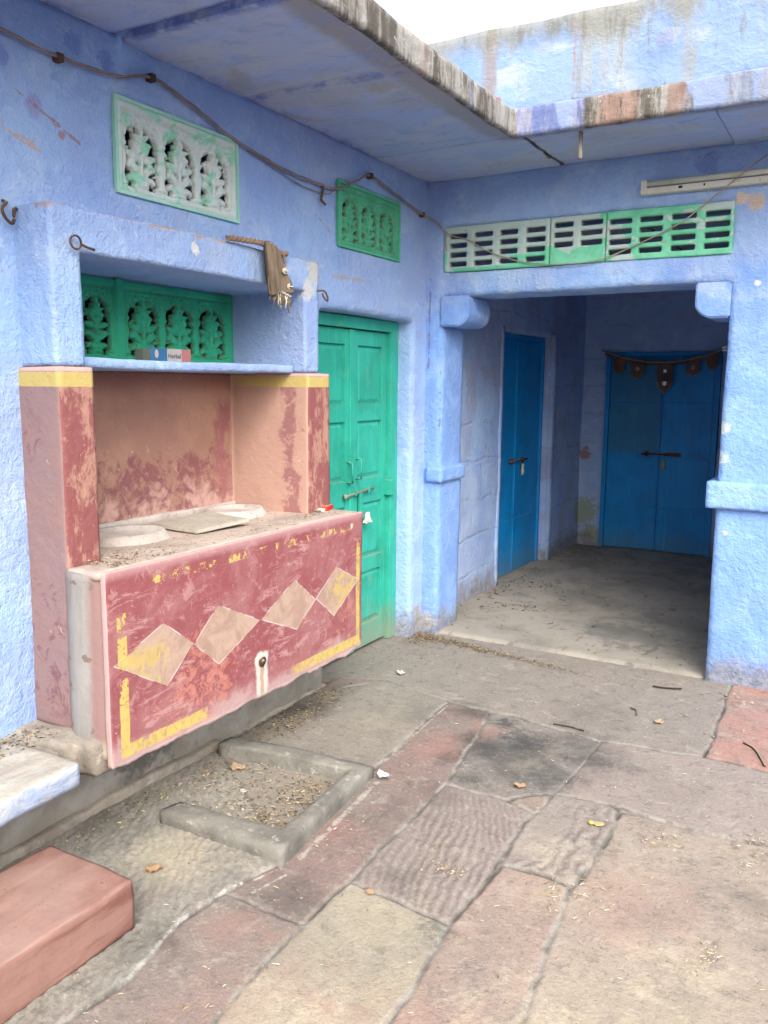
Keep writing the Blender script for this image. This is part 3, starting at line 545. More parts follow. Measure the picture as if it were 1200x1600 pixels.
def lathe(name, c, prof, mat, parent=None, seg=36, amp=0., origin=None, sc=(1, 1)):
    V, Fc = [], []
    for r, z in prof:
        for k in range(seg): V.append([c[0]+r*math.cos(2*math.pi*k/seg)*sc[0], c[1]+r*math.sin(2*math.pi*k/seg)*sc[1], c[2]+z])
    for i in range(len(prof)-1):
        for k in range(seg): Fc.append([i*seg+k, i*seg+(k+1) % seg, (i+1)*seg+(k+1) % seg, (i+1)*seg+k])
    if amp: V = wob(V, amp)
    return mesh(name, V, Fc, mat, parent, True, origin)
def setattr_f(o, name, vals):
    a = o.data.attributes.new(name, 'FLOAT', 'POINT'); a.data.foreach_set('value', np.asarray(vals, np.float32))
def setattr_c(o, name, vals):
    a = o.data.attributes.new(name, 'FLOAT_COLOR', 'POINT'); v = np.concatenate([np.asarray(vals, np.float32), np.ones((len(vals), 1), np.float32)], 1); a.data.foreach_set('color', v.ravel())

# ------------------------------------------------------------------ courtyard floor of worn flagstones
SL = {
 'S1':[(0.012,-1.225),(0.23,-0.852),(0.638,-0.943),(0.7,-1.715),(0.779,-2.433),(0.051,-1.92)],
 'S0':[(-0.4,-1.134),(-0.4,.3),(0.064,.3),(1.766,.3),(1.797,-0.381),(1.806,-0.956),(1.399,-1.012),(0.966,-0.947),(0.856,-0.951),(0.638,-0.943),(0.23,-0.852)],
 'R0':[(1.766,.3),(2.755,.3),(2.667,-1.067),(2.047,-0.971),(1.806,-0.956),(1.797,-0.381)],
 'S2':[(0.638,-0.943),(0.863,-0.965),(0.999,-1.693),(1.004,-2.189),(1.016,-2.425),(1.015,-2.675),(0.947,-2.672),(0.793,-2.67),(0.724,-2.675),(0.779,-2.433),(0.7,-1.715)],
 'S5':[(0.863,-0.965),(0.966,-0.947),(1.399,-1.012),(1.4,-1.248),(1.383,-1.569),(1.238,-1.701),(0.999,-1.693)],
 'S8':[(1.399,-1.012),(1.806,-0.956),(2.047,-0.971),(2.667,-1.067),(2.631,-1.558),(2.103,-1.537),(1.906,-1.57),(1.699,-1.554),(1.582,-1.539),(1.383,-1.569),(1.4,-1.248)],
 'S6':[(0.999,-1.693),(1.238,-1.701),(1.37,-1.741),(1.358,-1.945),(1.375,-2.152),(1.374,-2.342),(1.371,-2.464),(1.016,-2.425),(1.004,-2.189)],
 'S9':[(1.383,-1.569),(1.582,-1.539),(1.626,-1.577),(1.633,-1.957),(1.612,-2.109),(1.542,-2.092),(1.388,-2.103),(1.358,-1.945),(1.37,-1.741)],
 'S10':[(1.388,-2.103),(1.542,-2.092),(1.612,-2.109),(1.63,-2.293),(1.652,-2.465),(1.682,-2.707),(1.753,-3.054),(1.78,-3.5),(1.437,-3.5),(1.437,-3.24),(1.4,-2.874),(1.395,-2.702),(1.371,-2.464),(1.374,-2.342)],
 'S11':[(1.626,-1.577),(1.699,-1.554),(1.906,-1.57),(2.103,-1.537),(2.631,-1.558),(2.62,-3.5),(1.78,-3.5),(1.753,-3.054),(1.682,-2.707),(1.652,-2.465),(1.63,-2.293),(1.612,-2.109),(1.633,-1.957)],
 'S7':[(1.016,-2.425),(1.371,-2.464),(1.395,-2.702),(1.4,-2.874),(1.437,-3.24),(1.437,-3.5),(1.10,-3.5),(1.133,-3.419),(1.048,-3.082),(1.031,-2.944),(1.015,-2.675)],
 'S3':[(0.724,-2.675),(0.793,-2.67),(0.947,-2.672),(1.015,-2.675),(1.031,-2.944),(1.048,-3.082),(1.133,-3.419),(1.1,-3.9),(0.808,-3.9),(0.737,-3.266),(0.765,-3.075),(0.713,-2.838)],
 'S4':[(0.051,-1.92),(0.779,-2.433),(0.724,-2.675),(0.713,-2.838),(0.765,-3.075),(0.737,-3.266),(0.808,-3.9),(-0.4,-3.991),(-0.4,-1.3),(0.012,-1.225)],
}
SLC = {'S1':(146,138,126),'S0':(148,138,128),'R0':(174,132,118),'S2':(140,120,112),'S5':(140,132,124),'S8':(158,144,134),'S6':(156,142,134),'S9':(156,144,134),
       'S10':(166,144,130),'S11':(168,152,136),'S7':(168,158,138),'S3':(142,128,118),'S4':(152,148,136),'x':(150,140,130)}
def build_floor():
    xs = np.concatenate([np.linspace(-.5, -.02, 8), np.arange(0, 2.6, .0066), np.linspace(2.62, 5.3, 90)])
    ys = np.concatenate([np.linspace(-8.3, -3.62, 120), np.arange(-3.6, .05, .0066), [.12, .25]])
    X, Y = np.meshgrid(xs, ys, indexing='ij'); n = X.size; px, py = X.ravel(), Y.ravel()
    qx, qy = px.copy(), py.copy()
    for i in range(n):                      # the joints wander
        a = mn.noise_vector(Vector((px[i]*5, py[i]*5, 0))); b = mn.noise_vector(Vector((px[i]*24, py[i]*24, 3))); qx[i] += a[0]*.012+b[0]*.004; qy[i] += a[1]*.012+b[1]*.004
    sid = np.full(n, -1); dist = np.full(n, 9.)
    names = list(SL)
    for k, nm in enumerate(names):
        P = SL[nm]; ins = np.zeros(n, bool)
        for (x0, y0), (x1, y1) in zip(P, P[1:]+P[:1]):
            c = ((y0 > qy) != (y1 > qy)); ins ^= c & (qx < (x1-x0)*(qy-y0)/((y1-y0) if y1 != y0 else 1e-9)+x0)
            t = np.clip(((qx-x0)*(x1-x0)+(qy-y0)*(y1-y0))/((x1-x0)**2+(y1-y0)**2+1e-12), 0, 1)
            dist = np.minimum(dist, np.hypot(qx-x0-t*(x1-x0), qy-y0-t*(y1-y0)))
        sid[ins] = k
    col = np.zeros((n, 3)); h = np.zeros(n); rip = np.zeros(n)
    ox = sid < 0                            # beyond the traced stones: strips of the same width
    gx = np.floor(px/.42); gy = np.floor((py+gx*.31)/.9)
    rnd = np.modf(np.abs(np.sin(gx*12.9898+gy*78.233)*43758.5453))[0]
    dx = np.abs(px/.42-np.round(px/.42))*.42; dy = np.abs((py+gx*.31)/.9-np.round((py+gx*.31)/.9))*.9
    dist = np.where(ox, np.minimum(dist, np.minimum(dx, dy)), dist)
    for k, nm in enumerate(names):
        s = sid == k; col[s] = C(*SLC[nm]); rr = random.Random(k*7+3)
        h[s] += (px[s]-1)*rr.uniform(-.004, .004)+(py[s]+2)*rr.uniform(-.003, .003)+rr.uniform(-.002, .002)
    c0, c1 = np.array(C(150, 134, 120)), np.array(C(172, 130, 114)); rnd = np.where((px > .05) & (px < 2.6) & (py > -3.45), .1, rnd); col[ox] = c0+(c1-c0)*rnd[ox, None]
    nn = np.array([mn.noise(Vector((px[i]*6, py[i]*6, 1)))*.6+mn.noise(Vector((px[i]*19, py[i]*19, 2)))*.3+mn.noise(Vector((px[i]*55, py[i]*55, 2)))*.15 for i in range(n)])
    h += nn*.0032
    wd = .006+.006*np.clip(nn+.3, 0, 1)
    j = np.clip(1-(dist-wd*.4)/(wd*1.1), 0, 1)
    crack = np.clip(1.15-dist/.0080, 0, 1)*np.clip(.35+nn*3.2, 0, 1)
    h -= j*.004+crack*.006
    fr = names.index('S6'); s = sid == fr   # chisel ripples
    ph = (px+py*.42+nn*.028+.05*np.sin(py*6+px*3))*2*math.pi/.028; w_ = np.sin(ph)*np.clip(.75+nn*1.3, .1, 1)
    h[s] += w_[s]*.0028*np.clip(dist[s]/.03, 0, 1); rip[s] = np.clip(-w_[s], 0, 1)*np.clip(dist[s]/.03, 0, 1)
    fr = names.index('S9'); s = sid == fr
    w_ = np.sin((px*1+py*.1+nn*.09)*2*math.pi/.058)*np.clip(.5+nn*1.8, 0, 1); h[s] += w_[s]*.003*np.clip(dist[s]/.03, 0, 1); rip[s] = np.clip(-w_[s], 0, 1)*np.clip(dist[s]/.03, 0, 1)
    s = sid == names.index('S4'); w_ = np.sin((px*1.4+py+nn*.1)*2*math.pi/.05); h[s] += w_[s]*.0022+nn[s]*.004; rip[s] = np.clip(-w_[s], 0, 1)*.5
    h -= .001; h = np.minimum(h, .009)
    nx, ny = X.shape; I = np.arange(n).reshape(nx, ny); Q = np.stack([I[:-1, :-1], I[1:, :-1], I[1:, 1:], I[:-1, 1:]], -1).reshape(-1, 4)
    o = mesh('courtyard_floor', np.stack([px, py, h], 1), Q.tolist(), 'floor'); tag(o, 'worn sandstone flagstone floor of the open courtyard', None, None, 'structure')
    setattr_c(o, 'slabcol', col); setattr_f(o, 'joint', j); setattr_f(o, 'ripple', rip); setattr_f(o, 'crack', crack)
build_floor()
o = solid('passage_floor', [(-.42, 2.0, .02, 3.4, -.1, .013)], [], 'passage_floor', None, .06, 1, .003, origin=(.8, 1.6, 0)); tag(o, 'smooth grey cement floor of the covered passage', None, None, 'structure')

# ------------------------------------------------------------------ walls
H = 2.631
WL = [(-.36, 0, -6.8, .06, -.1, H+.02)]
o = solid('side_wall', WL, [(-1, 1, -2.30, -1.675, 2.15, 2.45), (-1, 1, -.93, -.335, 2.16, 2.455), (-1, 1, -2.68, -1.31, .36, 1.98), (-1, 1, -1.082, -.152, -.2, 1.853)],
          'side_plaster', None, .032, 2, .007, origin=(0, -2, 0)); tag(o, 'long blue plastered side wall with two carved windows and the green door', 'wall')
bw = thing('back_wall', (.9, .15, 0), 'blue plastered end wall with the wide passage opening in it', 'wall')
solid('wall_body', [(-.2, 5.3, 0, .31, -.1, H+.02)], [(.107, 1.645, -1, 1, -.2, 2.0), (.113, 1.640, -1, 1, 2.135, 2.375)], 'back_plaster', bw, .032, 2, .006)
def corbel(x0, x1, flip, label):
    n = 14; pr = [(0, 0), (1, 0)]; W_, Hh = (x1-x0), .17
    pts = [(0, Hh), (W_, Hh), (W_, .075)]+[(W_-.085+.085*math.cos(a), .075+.075*math.sin(a)-.0) for a in np.linspace(0, -math.pi/2, n)[1:]]+[(W_-.13, 0), (0, 0)]
    if flip: pts = [(W_-p[0], p[1]) for p in pts]
    V = []; m_ = len(pts); ys = np.linspace(-.014, .30, 10)
    for y in ys: V += [[x0+p[0], y, 1.832+p[1]] for p in pts]
    Fc = [[i*m_+k, i*m_+(k+1) % m_, (i+1)*m_+(k+1) % m_, (i+1)*m_+k] for i in range(len(ys)-1) for k in range(m_)]
    Fc += [list(range(m_)), [(len(ys)-1)*m_+k for k in range(m_)][::-1]]
    bm = bmesh.new(); vs = [bm.verts.new(v) for v in V]; [bm.faces.new([vs[i] for i in f]) for f in Fc]
    bmesh.ops.recalc_face_normals(bm, faces=bm.faces[:]); e = [e for e in bm.edges if len(e.link_faces) == 2 and e.calc_face_angle(0) > .9]
    bmesh.ops.bevel(bm, geom=e, offset=.008, segments=2, affect='EDGES'); bm.verts.index_update()
    V = wob([list(v.co) for v in bm.verts], .003); Fc = [[v.index for v in f.verts] for f in bm.faces]; bm.free()
    o = mesh('corbel', V, Fc, 'back_plaster', bw, False); o['label'] = label
corbel(.098, .275, False, 'rounded corbel at the left top corner of the opening'); corbel(1.49, 1.652, True, 'rounded corbel at the right top corner of the opening')
o = solid('moulded_band', [(.02, .128, -.022, .315, .93, 1.02)], [], 'back_plaster', bw, .022, 1, .004); o['label'] = 'short projecting band on the left jamb'
o = solid('moulded_band', [(1.60, 2.7, -.032, .315, .90, 1.035)], [], 'back_plaster', bw, .018, 1, .004); o['label'] = 'long projecting band across the right pier'
PW = 'passage_plaster'
o = solid('passage_side_wall', [(-.36, -.045, .25, 3.5, -.1, H)], [(-1, 1, 1.33, 2.37, -.2, 1.89)], PW, None, .04, 1, .012, origin=(-.2, 1.8, 0)); tag(o, 'shaded blue block wall on the left inside the passage', 'wall')
o = solid('passage_rear_wall', [(-.2, 2.2, 3.28, 3.5, -.1, H)], [(.165, 1.15, 3, 3.4, -.2, 1.80)], PW, None, .05, 1, .008, origin=(1, 3.4, 0)); tag(o, 'dark blue rear wall behind the passage with the double door', 'wall')
o = solid('passage_partition', [(1.9, 2.1, .25, 3.35, -.1, H)], [], PW, None, .1, 1, .006, origin=(2, 1.8, 0)); tag(o, 'blue wall closing the right side of the passage behind the pier', 'wall')
# added room shell behind the side wall, blocks sky light from the pierced stone
o = boxes('room_shell', [(-2.4, -2.3, -7, .4, -.1, H), (-2.3, -.3, -7, -6.75, -.1, H), (-2.3, -.35, .3, .45, -.1, H)], 'side_plaster', None, 0, origin=(-2.3, -3, 0)); tag(o, 'added shell of the unseen room that keeps the pierced stone windows dark', 'wall')
o = solid('unseen_yard_wall', [(5.1, 5.3, -8.2, .1, -.1, 1.3)], [], 'courtyard_plaster', None, .25, 0, .01, origin=(5.2, -4, 0)); tag(o, 'unseen blue wall added to the right of the camera, kept low to let sky light in', 'wall')  # added out of view; low, so the low sky still lights the walls
o = solid('unseen_near_wall', [(0, 5.3, -8.3, -8.1, -.1, 1.3)], [], 'courtyard_plaster', None, .25, 0, .01, origin=(2.6, -8.2, 0)); tag(o, 'unseen low blue wall added behind the camera to bound the courtyard light', 'wall')  # added, never in view: bounds the yard's light, low enough for frontal sky

# roof: slabs, fascia (the slab edge), parapet
rf = thing('roof_eave', (0, -.3, H), 'faded stone slab eave running round the courtyard above both walls', 'roof')
ej = [-6.8, -5.0, -4.1, -3.15, -2.26, -1.62, -.02]
sl_boxes = []
for i in range(len(ej)-1):
    dz = [0, .004, -.004, .012, 0.0, .007][i]
    sl_boxes.append((-2.45, .735, ej[i]+.003, ej[i+1]-.003, H+dz, H+.09))
for i, (a, b) in enumerate(((-2.45, .782), (.788, 1.62), (1.626, 2.5), (2.506, 3.4), (3.406, 5.3))): sl_boxes.append((a, b, -.585, 3.5, H+[0, .006, -.002, .004, 0][i], H+.092))
solid('ceiling_slab', sl_boxes, [], 'ceiling', rf, .05, 1, .005, hx=(.05, .05, .2))
solid('slab_edge', [(.728, .757, -6.8, -.58, H-.004, H+.112), (.728, 5.3, -.612, -.578, H-.004, H+.118)], [], 'fascia_paint', rf, .022, 1, .009, hx=(.03, .022, .022))
o = solid('parapet', [(-.3, 5.3, -.575, -.42, H+.105, 3.125)], [], 'parapet_paint', None, .03, 1, .011, origin=(1.5, -.5, H+.1)); tag(o, 'weathered sky blue parapet wall standing on the eave with grey water streaks', 'parapet')

# ------------------------------------------------------------------ washstand (alcove, shelf, counter, painted front)
ws = thing('water_stand', (.1, -2.0, 0), 'built-in water stand with a blue hooded alcove and red painted counter with yellow diamonds', 'water stand')
solid('alcove_hood', [(-.33, .155, -2.71, -1.32, 1.545, 2.022)], [(-.25, 1, -2.60, -1.425, 1.5, 1.892), (-1, 1, -2.56, -1.46, 1.60, 1.875)], 'alcove_plaster', ws, .014, 1, .005)
def flare(V): return V
solid('alcove_body', [(-.33, .182, -2.725, -1.275, .90, 1.545), (-.02, .182, -2.725, -2.64, .40, .90)], [(-.245, 1, -2.595, -1.445, .8, 1.7)], 'red', ws, .014, 1, .004)
solid('shelf', [(-.25, .10, -2.612, -1.43, 1.543, 1.577)], [], 'alcove_plaster', ws, .012, 2, .005)
def rnd(V):
    V = V.copy(); s = V[:, 1] < -2.60; t = np.clip((V[:, 0]-.165)/.135, 0, 1); V[s, 1] -= (np.sin(t*math.pi)*.022)[s]*np.clip((-2.60-V[s, 1])/.06, 0, 1); return V
solid('counter_body', [(-.30, .318, -2.66, -1.262, .335, .925), (.165, .318, -2.727, -2.6, .335, .925)], [], 'column', ws, .022, 1, .004, fn=rnd)
o = solid('counter_top', [(-.25, .325, -2.60, -1.255, .905, .934), (.184, .325, -2.735, -2.6, .905, .934)], [], 'counter_cement', ws, .016, 2, .006)
solid('mortar_fillet', [(-.25, -.222, -2.6, -1.44, .925, .965)], [], 'ring_cement', ws, .014, 2, .006)
def chip(V):
    V = V.copy(); lo = V[:, 2] < .36
    for i in np.nonzero(lo)[0]:
        n_ = mn.noise(Vector((V[i, 1]*9, 0, 0)))*.013+mn.noise(Vector((V[i, 1]*40, 3, 0)))*.006; V[i, 2] += n_*np.clip((.36-V[i, 2])/.04, 0, 1)
    return V
solid('front_panel', [(.316, .340, -2.722, -1.250, .305, .932)], [(0, .3295, -1.999, -1.971, .43, .46), (.3, .36, -1.997, -1.974, .435, .458)], 'panel', ws, .01, 1, .0035, hx=(.008, .010, .009), fn=chip)
solid('corbel_stone', [(-.05, .312, -2.80, -2.50, .285, .40)], [(.24, .4, -2.9, -2.76, .2, .5)], 'rough_stone', ws, .022, 3, .022)
P = ring((.345, -1.985, .447), 'x', .017, .004, 16, math.pi*1.6)
tubes('spout_ring', [(P, .0042)], 'rusty_iron', ws, 7)
tubes('spout_pipe', [([(.31, -1.985, .448), (.343, -1.985, .446), (.352, -1.985, .444)], [.013, .013, .011])], 'rusty_iron', ws, 12)
o = solid('base_wall', [(-.36, .022, -6.8, -1.086, -.1, .335)], [], 'base', None, .035, 2, .008, origin=(0, -3, 0)); tag(o, 'stained grey plaster base wall under the water stand', 'wall')
o = solid('skirting_mortar', [(-.02, .052, -3.4, -1.9, -.03, .040), (-.02, .03, -1.9, -1.07, -.03, .016)], [], 'rough_stone', None, .014, 4, .018, origin=(0, -2.4, 0)); tag(o, 'ragged mortar skirting along the foot of the side wall', 'skirting')
# round pot seats and the loose tile
def pot_seat(c, r, label):
    o = lathe('pot_seat', c, [(r*.0, .014), (r*.55, .016), (r*.74, .020), (r*.84, .030), (r*.94, .032), (r*1.02, .018), (r*1.12, -.003)], 'ring_cement', None, 40, .003, origin=c, sc=(.95, 1.12)); tag(o, label, 'pot seat', 'round cement pot seats on the counter')
pot_seat((-.03, -2.29, .934), .135, 'round raised cement pot seat at the left end of the counter'); pot_seat((-.08, -1.63, .934), .125, 'round raised cement pot seat near the right end of the counter')
def tile():
    z0, z1 = .938, .953; c = [(-.15, -2.06), (.125, -2.09), (.165, -1.83), (-.11, -1.76)]
    bm = bmesh.new(); a = [bm.verts.new((x, y, z0+(i in (2, 3))*.012)) for i, (x, y) in enumerate(c)]; b = [bm.verts.new((x, y, z1+(i in (2, 3))*.012)) for i, (x, y) in enumerate(c)]
    bm.faces.new(a[::-1]); bm.faces.new(b); [bm.faces.new([a[i], a[(i+1) % 4], b[(i+1) % 4], b[i]]) for i in range(4)]
    bmesh.ops.bevel(bm, geom=bm.edges[:], offset=.002, segments=2, affect='EDGES'); bmesh.ops.subdivide_edges(bm, edges=bm.edges[:], cuts=3, use_grid_fill=True); bm.verts.index_update()
    V = wob([list(v.co) for v in bm.verts], .0015); Fc = [[v.index for v in f.verts] for f in bm.faces]; bm.free()
    o = mesh('stone_tile', V, Fc, 'tile_stone', None, False, origin=(0, -1.95, .945)); tag(o, 'loose square beige stone tile lying between the two pot seats', 'tile')
tile()

# ------------------------------------------------------------------ pierced stone windows
def jali(name, x, y0, y1, z0, z1, mat, parent, border=.024, step=.0031, bays=3, seed=0, cull=True):
    W, Hh = y1-y0, z1-z0; nu, nv = int(W/step), int(Hh/step); U, Vv = np.meshgrid(np.linspace(0, W, nu), np.linspace(0, Hh, nv), indexing='ij')
    iw, ih = W-2*border, Hh-2*border; u = (U-border)/iw*bays; v = (Vv-border)/ih            # v 0..1
    inb = (U > border) & (U < W-border) & (Vv > border) & (Vv < Hh-border)
    bw_ = iw/bays; k = np.clip(np.floor(u), 0, bays-1); lu = (u-k-.5)*bw_; lv = v*ih        # metres from the bay's middle, and up
    h = np.zeros_like(U); hole = np.zeros(U.shape, bool)
    A = ih*.62; hw = bw_*.5
    colw = bw_*(.085+.03*np.cos(v*18)*(v < .55)+.05*(np.abs(v-.56) < .035)+.05*(v < .06))
    isc = (hw-np.abs(lu) < colw) & (v < .62)
    arch_h = ih*.56+ih*.27*np.sqrt(np.clip(1-(lu/(hw*.82))**2, 0, 1))+.006*np.abs(np.sin(lu/bw_*16))
    inside = (lv < arch_h) & (np.abs(lu) < hw*.84) & inb & ~isc
    nz = np.zeros(U.shape)
    for i in range(nu):
        for j in range(nv): nz[i, j] = mn.noise(Vector((U[i, j]*42+seed, Vv[i, j]*42, k[i, j]*3)))+.5*mn.noise(Vector((U[i, j]*95, Vv[i, j]*95+seed, 5)))
    ph = k*2.1+seed
    fig = np.zeros(U.shape, bool); fh = np.zeros(U.shape)
    def blob(cu, cv, a, b, hh):
        nonlocal fig, fh
        q = ((lu-cu*bw_)/(a*bw_))**2+((lv-cv*ih)/(b*ih))**2; s = q < 1; fig |= s; fh = np.maximum(fh, np.where(s, hh*np.sqrt(np.clip(1-q, 0, 1)), 0))
    sw = np.where(k == 0, .30, np.where(k == 1, .19, .24))
    def blobr(cu, cv, a, b, ang, hh):
        nonlocal fig, fh
        dx_, dy_ = lu-cu*bw_, lv-cv*ih; ca, sa = math.cos(ang), math.sin(ang); p_, q_ = dx_*ca+dy_*sa, -dx_*sa+dy_*ca
        q = (p_/(a*bw_))**2+(q_/(b*bw_))**2; s = q < 1; fig |= s; fh = np.maximum(fh, np.where(s, hh*np.sqrt(np.clip(1-q, 0, 1))*(1-.35*(np.abs(q_) < .0018)), 0))
    blob(0, .03, .20, .05, .9); blob(0, .11, .24, .08, 1.); blob(0, .20, .09, .08, .8); blob(0, .40, .055, .26, .8)
    for m_ in (-1, 1):
        blobr(m_*.17, .27, .19, .085, m_*.75, .9); blobr(m_*.20, .42, .19, .08, m_*.35, .9); blobr(m_*.12, .53, .17, .075, m_*1.1, .9); blobr(m_*.26, .13, .12, .06, -m_*.6, .7)
        blobr(m_*.30, .30, .07, .07, 0, .7)
    rr_ = np.hypot(lu, (lv-.63*ih)); th_ = np.arctan2(lv-.63*ih, lu); fr_ = bw_*(.185+.035*np.cos(7*th_+ph)); s_ = rr_ < fr_; fig |= s_
    fh = np.maximum(fh, np.where(s_, .75+.3*np.cos(7*th_+ph)*(rr_ > bw_*.07), 0)); blob(0, .80, .07, .09, .8)
    hole = inside & ~fig & (np.sin(k*5+lv*90)+nz*2 > -1.1) & (lv < arch_h-.006)
    h = np.where(inb, -.011, 0); h = np.where(inside, -.020, h)
    h = np.where(inside & fig, -.020+.019*fh-.005*np.clip(1-np.abs(nz)*5, 0, 1), h)
    h = np.where(isc & inb, -.004-.006*np.clip((hw-np.abs(lu))/colw, 0, 1)**4+nz*.0015*0, h)
    spn = inb & ~inside & ~isc; h = np.where(spn, -.006-.009*np.clip(1-np.abs(nz)*4.5, 0, 1)-.007*((np.abs(lv-arch_h) < .005)), h)
    vcol = inb & (v >= .60) & (hw-np.abs(lu) < bw_*.045); h = np.where(vcol, -.005, h)
    bevel = np.minimum.reduce([U, W-U, Vv, Hh-Vv]); h = np.where(np.abs(bevel-border) < .0045, -.013, h); h = np.where(bevel < .006, -.003, h)
    h = np.where(hole, -.034, h)
    hs = h.copy()
    for _ in range(1): hs[1:-1, 1:-1] = .5*hs[1:-1, 1:-1]+.125*(hs[:-2, 1:-1]+hs[2:, 1:-1]+hs[1:-1, :-2]+hs[1:-1, 2:])
    V = np.stack([x+hs.ravel(), y0+U.ravel(), z0+Vv.ravel()], 1); I = np.arange(nu*nv).reshape(nu, nv)
    Q = np.stack([I[:-1, :-1], I[1:, :-1], I[1:, 1:], I[:-1, 1:]], -1).reshape(-1, 4)
    if cull: Q = Q[~hole.ravel()[Q].all(1)]
    n0 = len(V)                              # give the slab its back and sides
    B = [[x-.05, y0, z0], [x-.05, y1, z0], [x-.05, y1, z1], [x-.05, y0, z1]]; V = np.concatenate([V, B]); Fc = Q.tolist()
    Fc += [[I[0, 0], n0, n0+3, I[0, -1]], [I[-1, 0], I[-1, -1], n0+2, n0+1], [I[0, -1], n0+3, n0+2, I[-1, -1]], [I[0, 0], I[-1, 0], n0+1, n0]]
    o = mesh(name, V, Fc, mat, parent); setattr_f(o, 'depth', np.concatenate([np.clip(-hs.ravel()/.03, 0, 1), [0]*4])); return o
def window(x, y0, y1, z0, z1, mat, fmat, label, seed, fr=.012):
    t = thing('jali_window', (x, (y0+y1)/2, z0), label, 'stone screen', 'carved stone screens in the side wall')
    jali('carved_screen', x+.001, y0+fr, y1-fr, z0+fr, z1-fr, mat, t, seed=seed)
    f = .006
    boxes('frame', [(x-.06, x+f, y0, y0+fr, z0, z1), (x-.06, x+f, y1-fr, y1, z0, z1), (x-.06, x+f, y0+fr, y1-fr, z1-fr, z1), (x-.06, x+f, y0+fr, y1-fr, z0, z0+fr)], fmat, t, .002)
    return t
paint('frame_mint', (150, 204, 180), (168, 210, 190), (170, 160, 130), bs=.3, rough=.7); paint('frame_green', (92, 184, 142), (84, 172, 130), (140, 130, 90), bs=.3, rough=.7)
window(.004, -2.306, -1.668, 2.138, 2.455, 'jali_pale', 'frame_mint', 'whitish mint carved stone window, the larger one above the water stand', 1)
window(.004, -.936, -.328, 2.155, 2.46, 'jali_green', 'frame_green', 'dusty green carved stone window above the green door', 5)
t = thing('alcove_jali', (-.27, -2, 1.6), 'dark green carved stone screen at the back of the blue alcove', 'stone screen')
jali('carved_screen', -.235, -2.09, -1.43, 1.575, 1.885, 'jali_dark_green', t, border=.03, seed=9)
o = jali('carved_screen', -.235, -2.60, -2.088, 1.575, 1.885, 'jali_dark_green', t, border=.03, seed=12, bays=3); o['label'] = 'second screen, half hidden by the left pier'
boxes('mullion', [(-.27, -.232, -2.108, -2.073, 1.57, 1.89)], 'jali_dark_green', t, .002)

# ventilator of slotted cement blocks
vt = thing('ventilator', (.88, 0, 2.135), 'long mint green and grey slotted ventilator over the passage opening', 'ventilator')
xs0 = [(.149, .255), (.298, .409), (.451, .555), (.602, .710), (.756, .860), (.901, 1.015), (1.051, 1.165), (1.203, 1.316), (1.359, 1.474), (1.516, 1.629)]
def slots(ix, rows, dx=0): return [(xs0[i][0]-.004+dx, xs0[i][1]-.004+dx, -1, 1, z, z+.027) for i in ix for z in rows]
zr = [2.155+.05*k+.006 for k in range(4)]
for a, b, ix, rows, pr in ((.110, .730, (0, 1, 2, 3), zr, .004), (.7335, 1.030, (4, 5), [z+.012 for z in zr[1:]], .001), (1.034, 1.643, (6, 7, 8, 9), [z+.002 for z in zr], .005)):
    solid('slotted_block', [(a, b, -pr, .055, 2.132, 2.378)], slots(ix, rows, 0), 'vent', vt, .012, 1, .0022, hx=(.012, .02, .010))

# ------------------------------------------------------------------ green panelled door
gd = thing('green_door', (-.11, -.62, 0), 'green painted wooden double door with raised panels beside the water stand', 'door')
GW = 'green_wood'
boxes('door_frame', [(-.18, -.095, -.235, -.15, 0, 1.85), (-.18, -.095, -1.085, -1.015, 0, 1.85), (-.18, -.094, -1.015, -.235, 1.79, 1.85)], GW, gd, .004)
rows = [(.15, .45), (.535, .845), (.985, 1.30), (1.39, 1.705)]
def leaf(ya, yb, pa, pb, mirror):
    x = -.122; bs = [(-.16, x, ya, pa, .018, 1.785), (-.16, x, pb, yb, .018, 1.785)]; zs = [.018]+[z for r in rows for z in r]+[1.785]
    for i in range(0, len(zs), 2): bs.append((-.16, x-.0005, pa, pb, zs[i], zs[i+1]))
    lf = boxes('door_leaf', bs, GW, gd, .0035)
    for z0, z1 in rows:
        bm = bmesh.new(); a = .028
        q = lambda xx, d: [bm.verts.new((xx, pa+d, z0+d)), bm.verts.new((xx, pb-d, z0+d)), bm.verts.new((xx, pb-d, z1-d)), bm.verts.new((xx, pa+d, z1-d))]
        L0, L1, L2 = q(x-.016, .001), q(x-.016, a*.35), q(x-.008, a); L3 = q(x-.035, .001)
        for A_, B_ in ((L0, L1), (L1, L2), (L3, L0)):
            for i in range(4): bm.faces.new([A_[i], A_[(i+1) % 4], B_[(i+1) % 4], B_[i]])
        bm.faces.new(L2); bm.verts.index_update(); V = [list(v.co) for v in bm.verts]; Fc = [[v.index for v in f.verts] for f in bm.faces]; bm.free()
        mesh('door_panel', V, Fc, GW, lf, False)
    return lf
lr = leaf(-.607, -.238, -.548, -.292, 0); ll = leaf(-1.012, -.611, -.935, -.676, 1)
boxes('cover_strip', [(-.125, -.108, -.645, -.605, .02, 1.784)], GW, ll, .004)
def pull(y, z, par):
    tubes('pull_handle', [([(-.124, y, z-.055), (-.085, y, z-.052), (-.083, y, z), (-.085, y, z+.052), (-.124, y, z+.055)], .0055)], GW, par, 8)
    boxes('handle_plate', [(-.1225, -.1185, y-.016, y+.016, z-.07, z+.07)], GW, par, .001)
pull(-.672+.012, 1.03, ll); pull(-.572, 1.045, lr)
bt = tubes('sliding_bolt', [([(-.104, -.70, .905), (-.104, -.66, .906), (-.104, -.41, .925)], [.009, .008, .008]), ([(-.108, -.71, .903), (-.098, -.70, .905)], .016)], 'galvanised', gd, 10)
